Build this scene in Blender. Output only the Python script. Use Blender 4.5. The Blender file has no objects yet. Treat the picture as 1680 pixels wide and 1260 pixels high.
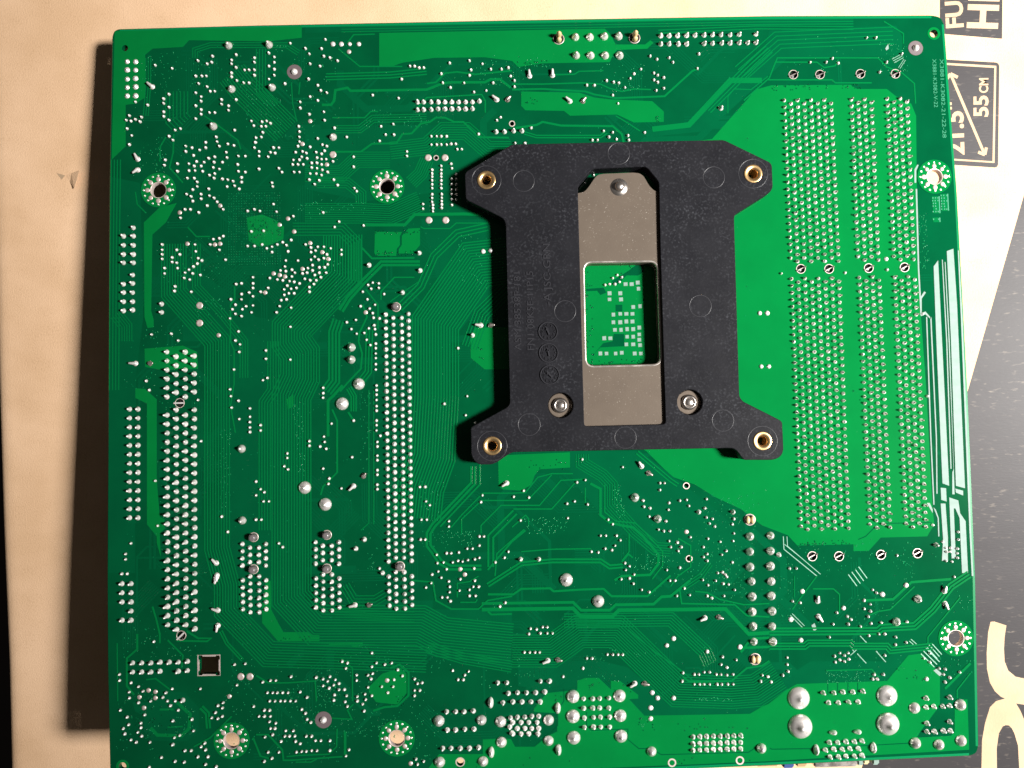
# Underside of a green computer mainboard lying on a printed cardboard box, lit by one window to the side.
import bpy, bmesh, math, random
from mathutils import Matrix, Vector
from mathutils.geometry import tessellate_polygon

random.seed(7)
scene = bpy.context.scene
COL = scene.collection

# ---------------------------------------------------------------- camera
cam_data = bpy.data.cameras.new("camera")
cam_data.sensor_fit = 'HORIZONTAL'
cam_data.sensor_width = 36.0
cam_data.lens = 27.0429
cam_data.clip_start = 0.01
cam_data.clip_end = 20.0
cam = bpy.data.objects.new("camera", cam_data)
cam.matrix_world = Matrix([[0.999748, 0.020413, -0.009287, -0.009489], [-0.019852, 0.998179, 0.056967, 0.014001], [0.010433, -0.056768, 0.998333, 0.240183], [0.0, 0.0, 0.0, 1.0]])
COL.objects.link(cam)
scene.camera = cam

# ---------------------------------------------------------------- room light and window light
world = bpy.data.worlds.new("World")
scene.world = world
world.use_nodes = True
bg = world.node_tree.nodes["Background"]
bg.inputs[0].default_value = (1.0, 0.93, 0.86, 1)
bg.inputs[1].default_value = 0.045

lamp = bpy.data.lights.new("window_light", 'AREA')
lamp.shape = 'RECTANGLE'
lamp.size = 0.26
lamp.size_y = 0.36
lamp.energy = 8.2
lamp.spread = math.radians(33)
lamp.color = (1.0, 0.97, 0.93)
win = bpy.data.objects.new("window_light", lamp)
win.location = (1.33, 0.0, 1.33)
win.rotation_euler = (Vector((0.37, 0.05, 0.0)) - win.location).to_track_quat('-Z', 'Y').to_euler()
COL.objects.link(win)

scene.view_settings.view_transform = 'Standard'
scene.view_settings.look = 'None'
scene.view_settings.exposure = 0.0
scene.view_settings.gamma = 1.0
scene.view_settings.use_curve_mapping = False

BOARD_POSE = (-0.1220, 0.1060, 0.0112), -0.100835     # where the board's upper-left corner is, and its tilt

# ---- survey of the board, millimetres from its upper-left corner (x right, y up) ----
JOINTS = {"T":"64.43,-37.93 91.78,-39.31 96.6,-39.4 26.08,-80.82 26.07,-85.83 91.7,-57.48 96.51,-57.57 37.2,-185.11 39.75,-185.17",
 "a":"13.58,-10.93 18.4,-11.9 25.85,-9.79 30.03,-8.51 28.48,-10.73 29.8,-10.3 36.83,-8.17 35.51,-9.72 35.5,-10.85 36.81,-11.99 39.22,-12.7 40.54,-12.73 42.09,-9.16 42.09,-10.51 42.07,-12.75 42.06,-14.32 35.49,-13.54 35.48,-14.66 37.01,-15.8 38.98,-16.51 40.51,-16.54 25.18,-14.26 26.94,-14.29 28.25,-14.31 26.05,-16.51 28.46,-17.45 29.33,-18.81 30.64,-18.83 36.76,-21.39 32.6,-21.32 32.6,-22.66 34.57,-23.14 34.56,-24.48 25.17,-19.18 26.7,-20.33 26.7,-21.67 25.16,-22.98 26.69,-24.12 26.68,-25.46 25.15,-26.77 29.09,-25.06 30.62,-25.08 17.51,-19.5 15.98,-20.81 15.98,-22.15 17.51,-23.29 15.98,-24.61 15.98,-25.94 17.5,-27.08 7.9,-21.56 11.39,-22.52 6.16,-25.55 5.28,-26.87 6.59,-27.12 7.9,-26.69 9.65,-26.06 9.21,-27.38 5.5,-29.32 6.81,-31.35 6.16,-34 19.25,-30.01 20.78,-29.59 17.5,-31.76 18.59,-32.89 36.28,-30.31 31.03,-32.22 31.24,-33.56 31.89,-34.9 34.3,-34.28 36.04,-34.76 27.97,-33.72 27.96,-35.28 22.29,-34.73 24.04,-35.21 26.22,-35.91 22.29,-36.29 24.47,-37.44 16.4,-38.62 16.18,-40.17 19.88,-39.79 19.88,-42.01 23.15,-39.85 24.68,-40.55 25.33,-39.23 27.51,-39.49 28.82,-38.4 30.57,-37.99 33.85,-36.72 34.06,-38.27 37.33,-37.89 39.3,-37.92 30.35,-39.54 32.74,-39.58 37.1,-40.33 39.27,-42.58 31.86,-41.56 30.12,-41.09 26.64,-40.58 27.07,-42.14 24.89,-41.88 23.15,-41.85 29.02,-43.28 30.55,-42.87 30.33,-44.19 32.72,-44.46 34.25,-44.71 35.77,-45.18 38.17,-44.11 38.17,-45.44 22.71,-44.05 24.67,-44.09 25.53,-45.21 34.02,-46.69 36.2,-46.51 37.5,-47.42 25.53,-46.54 24.22,-47.4 28.79,-47.26 37.31,-42.33 41.1,-27.72 41.75,-29.07 42.16,-33.97 41.93,-35.53 62.58,-4.1 46.27,-7.88 47.8,-9.03 47.79,-10.61 46.25,-11.7 47.78,-12.63 47.77,-14.42 46.22,-15.51 50.82,-16.94 52.45,-5.06 56.84,-6.71 57.92,-8.3 61.45,-6.79 58.11,-11.23 60.96,-11.95 62.09,-9.05 63.85,-9.53 66.04,-10.46 57.63,-15.71 60.25,-17.55 61.11,-19.13 62.86,-19.83 58.02,-20.87 60.21,-22.02 55.16,-22.38 55.14,-24.17 57.76,-26 61.93,-25.41 62.12,-27.87 54.66,-29.52 54.86,-31.08 54.85,-32.64 54.84,-33.98 60.1,-33.18 57.89,-35.59 54.39,-35.3 61.39,-34.98 62.7,-35.45 64.95,-30.15 68.42,-32.88 53.72,-37.07 55.69,-36.88 56.78,-37.35 55.46,-38.44 56.98,-38.91 53.05,-39.28 54.79,-39.31 52.82,-40.61 54.34,-40.64 55.87,-40.66 59.62,-37.18 61.15,-37.65 62.03,-36.78 59.83,-38.74 61.13,-39.2 62.44,-39.23 64.4,-39.93 58.28,-40.26 59.81,-40.29 61.12,-40.76 58.27,-41.6 59.8,-41.84 61.32,-42.32 62.84,-43.01 57.82,-43.36 59.56,-43.39 61.09,-43.86 53.23,-42.84 54.76,-42.86 57.58,-45.13 59.1,-46.49 60.42,-45.4 64.57,-45.26 65.64,-46.83 70.29,-41.59 70.32,-38.7 46.88,-45.82 47.09,-46.93 48.88,-41.65 49.74,-42.77 70.44,-47.8 71.08,-48.7 43.24,-36.66 43.23,-37.99 43.2,-41.77 44.17,-28 45.48,-27.8 46.57,-28.48 43.94,-29.33 45.25,-29.35 44.36,-31.12 43.92,-32.45 42.38,-33.98 42.39,-32.64 47.39,-35.62 48.92,-35.65 46.51,-36.94 47.82,-37.19 45.85,-38.26 76.03,-20.73 83.48,-21.75 84.44,-16.17 86.92,-12.39 88.24,-12.41 89.56,-12.88 90.88,-12.91 98.39,-11.68 104.14,-11.1 107.87,-12.07 95.91,-14.79 104.53,-13.81 104.06,-15.38 110.26,-13.68 113.35,-13.74 115.35,-13.32 115.96,-15.8 96.31,-17.49 102.47,-17.6 110.85,-17.74 98.49,-18.87 105.29,-20.34 108.82,-19.95 81.84,-29.33 78.32,-29.93 79.6,-32.41 82.01,-32.45 77.83,-34.16 92.75,-33.09 94.29,-33.12 95.61,-33.14 97.14,-33.17 92.71,-35.54 94.25,-35.57 95.57,-35.59 97.1,-35.62 98.42,-35.42 99.74,-35.44 100.15,-37.01 101.46,-37.03 85.67,-37.42 85.65,-38.75 98.32,-41.21 98.52,-42.54 99.8,-44.34 98.46,-45.65 99.78,-45.68 99.75,-47.23 98.44,-47.21 98.41,-48.76 99.72,-48.78 106.38,-32.66 112.85,-27.86 111.73,-28.73 92.81,-42.89 92.8,-44 92.78,-44.88 92.76,-45.99 92.75,-47.1 92.73,-48.21 95.46,-41.82 95.44,-42.93 95.42,-44.04 95.41,-44.93 95.39,-46.04 95.37,-47.15 95.35,-48.26 170.75,-10.2 170.18,-14.47 156.55,-10.63 158.52,-11.57 162.08,-11.18 163.14,-12.55 153.78,-14.42 151.76,-15.74 150.61,-17.07 157.51,-15.61 158.6,-16.3 160.35,-17.01 157.46,-17.64 158.54,-18.33 160.26,-20.16 158.03,-20.79 133.2,-14.75 137.96,-18.88 140.17,-18.91 143.74,-17.63 145.72,-18.11 147.26,-18.36 148.99,-19.74 145.4,-21.92 146.88,-24.42 121.58,-31.14 142.47,-32.4 145.1,-32.9 143.97,-34.22 146.15,-34.93 149.49,-33.87 149.67,-35.21 154.36,-33.06 139.1,-35.03 140.64,-35.05 116.87,-35.52 119.72,-35.58 117.03,-17.17 116.99,-18.97 139.28,-45.28 140.41,-44.19 136.8,-47.68 219.83,-6.26 222.51,-6.31 203.08,-13.22 207.75,-13.3 209.57,-12.2 211.29,-13.59 225.32,-13.6 229.88,-11.19 223.19,-16.5 22.48,-48.69 23.78,-49.38 24.21,-50.71 26.61,-48.77 26.61,-50.1 29,-49.26 30.31,-49.94 31.17,-51.06 32.9,-53.3 28.34,-52.11 20.73,-55.5 22.03,-53.1 23.56,-53.13 25.94,-54.06 39.86,-53.87 41.82,-53.47 15.51,-63.1 15.51,-64.64 15.51,-65.96 15.5,-67.27 16.15,-69.91 16.15,-71.45 19.62,-64.72 20.49,-66.05 18.32,-66.89 18.32,-68.2 19.62,-68.45 19.83,-69.98 24.83,-63.28 25.04,-65.26 30.04,-61.84 31.78,-61.65 32.87,-61.01 29.17,-63.36 31.77,-64.95 33.49,-67.83 25.69,-67.25 26.77,-67.92 25.47,-68.78 24.38,-69.63 23.08,-70.48 21.99,-71.34 24.16,-71.6 26.32,-72.08 21.77,-72.87 23.29,-73.33 19.17,-75.22 18.96,-76.53 23.71,-76.84 36.49,-74.9 38.01,-74.71 41.27,-73.02 41.26,-74.78 41.25,-76.09 40.16,-77.38 37.99,-77.77 37.98,-79.3 34.95,-79.24 36.25,-80.8 35.37,-82.09 36.23,-83.42 37.96,-84.1 38.19,-82.14 39.27,-81.29 41.24,-78.49 41.22,-81.11 40.78,-83.07 34.71,-84.69 37.07,-88.44 36.19,-91.03 37.48,-92.15 37.26,-94.31 35.72,-99.27 12.47,-88.82 18.07,-88.72 20.01,-90.71 10.96,-102.01 40.91,-59.84 39.8,-64 41.76,-64.04 43.34,-53.94 47.28,-52.02 48.13,-54.25 52.91,-55.66 44.39,-59.69 61.41,-54.71 65.96,-57.45 64.64,-58.97 72.92,-58.68 43.93,-63.64 45.23,-64.76 46.75,-64.35 46.74,-65.89 48.28,-63.72 49.8,-63.09 50.88,-63.99 51.3,-65.76 52.2,-62.48 56.32,-63.87 57.83,-64.78 57.82,-66.1 59.13,-65.69 59.79,-64.6 61.53,-64.63 62.38,-66.85 63.49,-65.11 66.53,-65.61 66.51,-66.93 58.9,-67.44 57.8,-68.3 59.97,-68.34 61.5,-67.93 62.57,-69.71 54.11,-68.45 50.63,-68.38 50.4,-70.13 49.09,-71.2 50.61,-71.45 52.35,-71.05 53.21,-71.94 52.33,-73.02 46.04,-73.34 48.2,-73.81 49.72,-74.06 51.67,-74.32 52.97,-74.56 54.48,-75.03 51.01,-75.62 53.6,-76.33 52.09,-76.52 50.13,-76.7 56.91,-70.69 58.22,-69.84 60.17,-70.54 61.69,-70.57 55.38,-72.2 56.68,-72.01 58.21,-71.38 60.15,-72.07 62.11,-72.11 58.85,-72.71 60.58,-73.4 56.01,-73.75 57.53,-74.21 59.26,-74.25 58.6,-75.33 57.29,-76.18 57.28,-77.49 45.58,-76.17 43.41,-77.22 50.12,-78.23 51.42,-77.82 52.94,-77.85 49.24,-79.74 50.76,-79.55 48.8,-81.48 47.92,-83.21 52.04,-81.98 51.78,-87.43 51.7,-96.78 44.81,-94.03 44.8,-96.42 45.19,-101.85 43.89,-102.47 75.33,-75.21 77.06,-75.47 74.01,-75.85 74.87,-76.96 77.04,-76.78 72.47,-77.79 78.54,-78.56 73.75,-80 71.77,-81.93 75.9,-81.57 74.36,-82.64 75.21,-83.96 75.41,-85.28 77.15,-85.53 67.81,-86.44 70.42,-85.83 69.09,-88.42 70.59,-89.76 72.76,-89.59 74.07,-88.3 75.6,-87.46 75.81,-88.56 76,-90.09 73.38,-91.56 74.45,-93.1 75.97,-92.7 75.95,-94 75.93,-95.53 75.91,-96.83 75.89,-98.57 75.87,-100.09 99.35,-94.47 92.7,-49.98 92.68,-51.09 92.66,-52.2 92.87,-53.08 92.85,-54.06 92.84,-54.99 95.45,-50.03 95.44,-51.05 95.42,-52.03 95.4,-53 95.39,-54.02 90.03,-52.81 90.01,-54.14 98.39,-50.09 98.36,-51.55 98.33,-53.19 99.7,-50.11 99.67,-51.66 145.31,-74.37 143.98,-75.22 146.61,-75.05 141.74,-77.16 143.06,-76.96 144.59,-76.99 145.92,-76.36 192.4,-74.83 210.85,-74.97 222.97,-74.32 232.74,-87.28 11.82,-104.62 25.57,-107.71 26.39,-119.36 13.53,-130.23 14.16,-142.82 6.7,-147.54 5.21,-150.48 5.22,-151.96 4.16,-155.96 5.65,-155.99 34.62,-104.88 34.82,-106.82 36.97,-108.16 35.02,-110.07 37.16,-113.34 40.18,-110.39 40.17,-112.76 40.16,-114.27 40.15,-115.78 40.14,-117.07 32.1,-140.66 33.79,-144.95 41.78,-131.05 41.75,-134.9 60.91,-104.98 60.9,-106.5 60.88,-107.79 69.43,-114.45 63.18,-115.18 43.17,-115.19 43.16,-116.7 60.99,-118.8 61.19,-120.31 59.88,-121.57 61.6,-122.25 56.89,-120 56.88,-121.29 50.63,-123.31 50.62,-124.59 49.74,-126.93 50.81,-127.81 60.68,-127.81 68.88,-124.77 65.78,-133.49 62.37,-130.63 62.14,-132.13 43.05,-133.21 44.11,-134.09 43.88,-136.65 45.38,-136.68 43.21,-141.75 41.71,-141.72 48.08,-148.46 49.14,-149.54 76.03,-104.64 76.01,-105.94 75.99,-107.24 75.97,-108.75 75.95,-110.48 75.94,-111.78 75.9,-114.58 75.88,-115.88 75.86,-117.38 76.92,-118.91 76.04,-120.62 76.02,-121.91 75.98,-124.49 75.97,-125.78 75.93,-128.57 75.91,-129.85 75.88,-132.64 75.86,-133.92 87.9,-133.54 89.41,-133.57 89.56,-137.64 90.61,-138.73 88.19,-142.74 89.69,-142.77 87.89,-148.28 89.17,-148.3 101.7,-108.2 95.18,-110.23 101.17,-113.6 103.94,-115.81 105.49,-136.28 105.03,-138.19 95.91,-143.34 95.88,-144.83 104.42,-147.79 105.7,-147.82 104.37,-150.34 100.92,-151.12 102.42,-151.15 98.54,-152.13 95.11,-152.27 96.4,-152.29 92.32,-152.63 94.21,-154.8 92.49,-154.97 96.78,-154.85 98.29,-154.46 99.57,-154.7 101.08,-154.31 103.01,-154.14 104.3,-153.75 95.03,-156.73 92.67,-157.31 90.94,-158.12 102.75,-156.69 112.49,-152.23 111.38,-153.9 108.78,-155.12 76.21,-156.09 133.96,-126.79 145.36,-129.19 155.82,-133.93 157.12,-133.96 155.76,-135.86 132.29,-133.21 134.68,-132.62 117.15,-135.24 114.31,-136.89 118.61,-137.2 129.34,-139.15 131.51,-138.55 135.15,-139.49 129.46,-143.22 116.11,-143.56 140.86,-143.89 142.12,-145.2 150.93,-138.76 151.09,-140.48 152.81,-140.94 158.25,-139.56 157.98,-141.48 161.29,-138.98 163.24,-138.81 163.84,-140.54 168.87,-138.72 168.35,-141.28 176.46,-144.46 175.98,-145.95 168.7,-143.86 170.42,-144.33 169.51,-145.59 171,-146.48 152.53,-143.29 157.23,-144.68 155.01,-146.98 156.5,-147.44 158.23,-147.48 164,-149.32 168.94,-149.85 172.37,-150.78 176.33,-148.52 176.04,-150.65 157.93,-150.25 158.31,-151.97 160.29,-150.73 161.33,-152.03 160.43,-153.08 167.57,-152.17 168.59,-154.12 167.49,-154.94 168.53,-156.03 174.01,-153.38 172.68,-154.42 175.63,-156.62 160.72,-157.77 157.04,-158.33 138.59,-148.33 140.1,-148.36 143.11,-148.43 144.15,-149.73 142.61,-151.19 139.79,-151.98 141.71,-152.45 135.9,-152.75 137.83,-153 145.27,-156.15 146.54,-157.03 145.43,-158.07 147.76,-159.4 171.43,-159.51 172.73,-159.32 173.57,-159.98 191.73,-158.68 193.68,-158.73 235.5,-152.18 222.34,-155.74 239.96,-149.5 239.86,-151.64 239.53,-154.2 236.29,-153.91 237.59,-153.94 239.47,-155.48 239.41,-156.76 236.12,-157.54 237.84,-157.8 236.45,-154.99 237.54,-155.01 232.89,-147.41 233,-110.9 13.08,-174.91 35.53,-181.72 38.49,-181.58 36.13,-187.39 3.56,-183.69 3.57,-185.37 6.74,-186.07 8.85,-187.16 10.12,-188.44 6.32,-188.56 6.32,-190.23 8.85,-191.54 12.23,-191.21 15.61,-190.24 16.45,-189.01 18.15,-188.01 25.97,-188.19 16.87,-191.32 18.99,-191.37 17.72,-192.59 3.79,-193.51 10.54,-194.92 19.83,-193.89 5.69,-195.42 6.11,-197.51 4.64,-198.52 5.06,-199.98 9.49,-197.18 9.49,-198.43 8.64,-199.65 9.7,-200.72 6.75,-201.68 8.22,-202.34 12.02,-202.43 18.35,-196.77 23.62,-196.48 24.04,-199.61 20.24,-200.76 18.76,-201.35 18.34,-203.21 21.7,-204.95 23.39,-204.99 15.17,-206.66 18.96,-207.79 21.49,-208.06 25.28,-206.7 28.02,-206.77 27.4,-204.88 26.13,-204.02 27.19,-203.01 30.82,-192.9 32.3,-192.1 32.08,-193.56 30.18,-194.76 29.11,-196.19 30.8,-196.44 32.07,-195.85 40.76,-193.35 27.38,-208.82 30.33,-209.52 11.8,-209.27 89.17,-161.68 90.69,-160.45 93.5,-159.03 95.62,-160.13 95.81,-161.62 95.78,-163.1 93.62,-164.54 95.11,-164.57 95.95,-165.65 98.84,-159.57 98.57,-162.74 101.35,-162.59 102.44,-161.77 103.94,-161.81 102.9,-160.09 101.32,-164.29 103.03,-164.33 109.82,-167.44 111.34,-166.42 73.77,-179.47 65.46,-181.59 66.94,-182.04 66.5,-183.5 75.02,-182.23 73.73,-183.25 77.35,-182.71 79.27,-182.33 80.94,-184.26 82.19,-185.97 69.45,-185.46 69.43,-186.92 72.63,-185.53 73.91,-185.14 73.47,-186.6 79.84,-186.96 76.42,-188.76 79.6,-188.84 78.09,-190.48 72.59,-188.88 71.72,-190.74 73.62,-191.21 71.91,-192.21 69.59,-191.32 69.58,-192.57 71.05,-193.44 71.45,-195.33 85.58,-186.88 86.41,-188.16 87.69,-187.98 85.54,-190.03 87.02,-190.06 85.51,-191.49 96.26,-184.83 100.73,-185.14 99.64,-186.17 97.7,-187.38 99.19,-187.42 43.34,-186.72 45.46,-186.36 46.94,-186.39 51.19,-185.44 58.19,-185.82 60.1,-186.28 62.01,-185.7 61.36,-186.94 63.49,-186.57 60.08,-188.17 63.05,-188.03 64.54,-187.64 61.77,-188.83 64.52,-189.32 66.01,-189.35 63.23,-190.75 63.01,-192.21 66.62,-191.04 66.18,-192.7 66.8,-193.97 44.59,-189.68 46.07,-189.72 47.34,-189.75 48.83,-189.78 50.31,-189.82 53.7,-189.69 55.6,-191.2 45.21,-191.99 46.69,-192.03 48.17,-192.06 49.44,-192.09 50.93,-192.13 52.41,-192.16 54.08,-194.5 55.13,-195.57 55.54,-197.25 56.59,-198.11 43.71,-194.46 45.19,-194.5 42.22,-196.09 43.7,-196.13 45.39,-196.17 45.17,-197.62 46.86,-198.08 45.37,-199.5 46.64,-199.53 43.87,-201.75 45.99,-201.18 49.59,-200.23 51.71,-200.28 49.37,-201.68 50.64,-201.71 52.12,-201.74 55.29,-201.82 56.77,-201.86 48.3,-203.11 52.32,-203.2 53.58,-203.86 57.81,-203.13 59.29,-203.17 61.83,-203.23 44.69,-205.93 47.65,-206 52.5,-206.12 53.98,-205.95 55.25,-205.98 56.73,-205.81 58.21,-205.84 61.8,-205.93 45.73,-207.61 43.62,-208.39 67.09,-205.85 66.23,-207.49 85.67,-208.8 87.78,-209.47 86.07,-210.26 144.08,-160.59 146.44,-160.43 147.48,-161.94 149.79,-163.69 151.92,-164.38 157.82,-161.33 159.32,-161.36 159.62,-165.61 161.83,-163.54 163.28,-165.48 167.07,-161.32 170.72,-161.62 168.53,-162.84 172.84,-162.51 174.34,-162.76 173.98,-160.63 168.22,-165.81 169.49,-166.47 172.95,-165.92 176.01,-164.29 118.24,-173.76 119.95,-174.02 121.67,-173.42 122.96,-173.45 117.78,-175.23 120.99,-175.09 122.92,-175.14 124.41,-175.17 116.39,-180.26 117.89,-180.29 119.38,-180.33 120.66,-180.36 133.86,-182.35 135.36,-182.38 139.66,-181.43 141.16,-181.47 142.65,-181.5 143.94,-181.53 132.73,-185.06 127.12,-187.23 171.96,-182.82 175.79,-183.75 171.46,-184.91 173.15,-185.79 160.69,-186.97 160.4,-189.28 163.88,-187.47 165.17,-187.5 166.69,-186.91 168.18,-186.94 170.09,-187.62 171.37,-187.65 173.08,-187.9 174.8,-187.73 163.8,-190.2 165.3,-190.24 166.58,-190.27 168.08,-190.3 170.21,-190.35 171.5,-190.38 173.21,-190.42 174.71,-190.46 182.93,-188.13 182.44,-189.8 184.42,-188.59 192.26,-167.84 194.4,-168.31 204.63,-171.31 207.6,-172.44 208.64,-173.31 207.73,-174.56 203.43,-174.46 212.52,-168.09 214.2,-169.19 212.43,-170.42 214.12,-171.1 213.42,-172.57 211.15,-175.27 214.2,-174.5 217.01,-174.35 215.02,-165.17 216.06,-166.04 238.3,-162.07 224.34,-174.3 223.88,-180.01 202.21,-178.03 213.41,-177.87 216.23,-177.51 217.95,-177.55 220.93,-178.46 220.84,-180.58 203.51,-183.34 205.04,-182.53 206.31,-183.2 207.41,-182.59 204.97,-184.43 207.56,-184.28 203.66,-185.03 206.24,-184.88 217.7,-183.46 190.18,-183.45 190.11,-185.35 190.26,-187.25 188.72,-188.27 185.43,-190.08 184.63,-188.59 214.47,-188.66 217.05,-188.72 213.99,-189.92 215.28,-189.95 230.42,-183.13 228.64,-184.56 230.31,-185.66 232.82,-187.41 234.53,-187.66 234.03,-189.12 235.71,-190.01 234.36,-191.24 238.58,-188.6",
 "b":"88.96,-22.97 90.72,-23 92.92,-23.04 94.9,-23.07 96.87,-23.1 98.85,-23.14 100.83,-23.17 102.81,-23.21 104.79,-23.24 106.78,-23.05 88.93,-25.21 90.68,-25.24 92.88,-25.27 94.86,-25.08 96.84,-25.12 98.82,-25.15 100.8,-25.19 102.78,-25.22 104.76,-25.26 111.44,-32.08 113.86,-32.12 159.83,-4.59 162.27,-4.63 164.71,-4.67 167.38,-4.62 169.82,-4.66 172.48,-4.66 174.93,-4.61 177.37,-4.65 180.04,-4.7 182.71,-4.6 187.6,-4.6 159.76,-7.07 162.2,-7.12 164.86,-7.16 167.3,-7.2 172.41,-7.15 174.85,-7.14 177.51,-7.14 179.96,-7.14 182.62,-7.14 185.07,-7.13 187.52,-7.08 116.5,-31.95 118.92,-31.99 176.66,-26.28 7.27,-58.11 4.46,-60.48 7.27,-60.53 4.46,-63.11 7.27,-63.17 4.46,-65.75 7.28,-65.8 4.47,-68.16 7.28,-68.21 7.07,-71.71 4.47,-74.28 7.07,-74.11 4.48,-76.69 7.07,-76.74 4.48,-79.3 7.07,-79.35 4.48,-81.92 7.07,-81.75 15.28,-80.17 15.28,-82.57 74.3,-70.15 88.72,-66.91 88.86,-71.97 83.76,-78.23 103.54,-90.85 6.24,-109.9 8.6,-109.95 6.24,-112.44 8.6,-112.49 6.24,-115.02 8.6,-115.07 6.25,-117.56 8.6,-117.61 6.25,-120.14 8.6,-120.18 6.25,-122.67 8.6,-122.72 6.25,-125.24 8.61,-125.29 6.26,-127.76 8.61,-127.81 6.26,-130.33 8.61,-130.38 6.26,-132.85 8.61,-132.9 6.26,-135.41 8.61,-135.46 6.27,-137.92 8.61,-137.97 6.27,-140.43 8.61,-140.49 72.04,-147.92 69.65,-150.42 77.05,-157.38 115.88,-154.43 121.03,-154.55 166.59,-142.32 176.31,-142.53 188.85,-154.78 233.51,-153 4.16,-158.7 6.71,-158.76 4.17,-161.24 6.71,-161.29 4.17,-163.77 6.72,-163.83 6.72,-166.35 4.18,-168.82 6.72,-168.88 7.15,-180.64 9.69,-180.7 12.23,-180.76 14.77,-180.61 17.31,-180.67 19.85,-180.73 22.39,-180.58 7.16,-183.15 9.69,-183.21 12.23,-183.27 14.77,-183.12 19.85,-183.24 22.39,-183.09 21.1,-191.21 108.76,-188.48 111.31,-188.54 111.68,-191.48 110.14,-193.96 94.36,-196.09 96.91,-196.15 99.25,-196.21 101.8,-196.06 94.49,-201.1 96.82,-201.16 99.37,-201.01 101.92,-201.07 93.13,-206.07 95.46,-206.12 98.01,-206.19 100.55,-206.25 103.1,-206.1 112.18,-198.19 111.91,-200.69 112.52,-202.37 114.24,-191.33 116.79,-191.4 119.35,-191.46 121.91,-191.31 112.91,-193.82 115.46,-193.88 118.02,-193.94 120.57,-194 114.1,-198.03 116.22,-198.08 118.14,-197.91 120.06,-197.96 112.79,-199.46 115.13,-199.51 117.25,-199.56 119.59,-199.62 114.03,-201.16 116.16,-201.21 118.07,-201.25 119.98,-201.3 112.72,-202.59 115.06,-202.64 117.19,-202.69 119.74,-202.76 120.7,-188.34 123.25,-188.4 132.73,-193.45 135.29,-193.51 137.21,-193.47 139.77,-193.41 132.67,-196.05 135.23,-196.02 137.14,-196.07 139.7,-196.13 132.81,-198.69 135.37,-198.62 137.29,-198.58 139.85,-198.64 132.75,-201.27 135.31,-201.25 137.31,-201.3 139.78,-201.36 163.01,-204.64 164.93,-204.6 166.81,-204.6 168.73,-204.57 170.65,-204.57 172.57,-204.58 174.45,-204.54 176.37,-204.54 162.95,-206.52 164.87,-206.48 166.74,-206.48 168.67,-206.45 170.59,-206.45 172.51,-206.41 174.39,-206.42 176.31,-206.42 162.89,-208.31 164.81,-208.27 166.69,-208.28 168.61,-208.24 170.53,-208.24 172.45,-208.21 174.33,-208.21 176.25,-208.17 199.89,-193.37 202.9,-193.44 205.48,-193.29 208.26,-193.36 211.06,-193.21 201.29,-196.13 204.07,-196.2 206.87,-196.06 209.65,-196.12 201.08,-207.02 203.43,-207.08 205.79,-206.93 208.14,-206.99 210.29,-206.83 199.93,-209.08 202.29,-208.93 204.64,-208.99 206.78,-208.83 209.13,-208.89 201.14,-210.99 203.49,-211.05 205.63,-210.89 207.98,-210.95 210.13,-210.8 228.79,-195.53 228.68,-198.05 230.84,-197.89 233.41,-197.95 235.35,-197.79 235.46,-195.48 228.7,-202.46 235.15,-202.19 228.6,-204.76 230.74,-204.81 233.32,-204.66 235.25,-204.71",
 "bb":"64.77,-5.49 67.19,-5.53 69.61,-5.57 72.25,-5.62 107.04,-66.82 109.23,-66.64 185.86,-86.14 188.05,-86.18 185.76,-101.44 187.94,-101.49 222.88,-71.22 158.41,-177.44 156.42,-179.29 167.72,-181.24 176.98,-180.19 151.98,-192.23 153.43,-193.73 157.91,-193.84 151.43,-196.41 151.35,-199.34 195.16,-165.15 191.64,-172.92 206.62,-170.08 217.77,-166.51 224.57,-164.11 194.22,-178.69 229.24,-190.28",
 "c":"34.65,-5.44 35.46,-18.24 30.17,-29.09 46.29,-5.41 47.08,-17.99 64.48,-32.81 135,-4.63 139.21,-4.7 143.42,-4.54 147.63,-4.61 135.09,-10.05 139.29,-10.12 143.49,-10.19 147.7,-10.26 69.03,-93.65 68.99,-97.12 37.76,-121.75 37.86,-141.85 148.58,-137.85 154.88,-143.99 180.83,-149.48 180.69,-153.74 180.54,-158.01 186.67,-149.39 186.52,-153.66 186.37,-157.92 180.83,-162.06 180.9,-166.31 180.75,-170.55 180.83,-174.57 180.9,-178.8 227.64,-168.01 221.33,-174.24 186.43,-162.18 186.29,-166.22 186.35,-170.46 186.2,-174.7 186.26,-178.93",
 "cream":"180.99,-144.77 181.16,-183.66",
 "d":"71.07,-104.11 66.25,-109.63 55.48,-133.05 61.22,-137.88 128.62,-160.45 137.48,-166.59 129.76,-192.75 142.78,-192.85 129.63,-198.19 142.84,-198.3 129.7,-204.04 142.9,-203.94",
 "d2":"92.2,-198.54 104.09,-198.62 109.39,-199.17 109.49,-204.8 92.22,-209.79 104.3,-209.88 122.8,-199.07 122.67,-204.7 151.3,-208.32 182.01,-208.23 225.45,-198.18 238.37,-197.65 225.24,-207.82 231.86,-208.4 238.13,-207.5",
 "dlead":"114.93,-22.74,0.7,0.5 136.74,-23.57,0.7,0.7 12.03,-97.06,1,0 108.81,-88.12,1,0 72.04,-130.2,0.6,0.6 152.66,-131.07,0.9,-0.5 73.09,-166.18,0.8,0.3 125.74,-182.58,0.9,0 171.25,-171.81,0.9,-0.2 149.91,-189.66,0.9,-0.1",
 "e":"192.98,-194.68 217.87,-194.64 193.12,-202.44 217.76,-202.4",
 "f":"5.48,-9.67 7.89,-9.71 5.49,-12.13 7.89,-12.17 5.49,-14.82 7.89,-14.64 5.49,-17.28 7.9,-17.1 5.49,-19.74 7.9,-19.78",
 "hole":"163.36,-134.95 163.38,-155.28",
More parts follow.
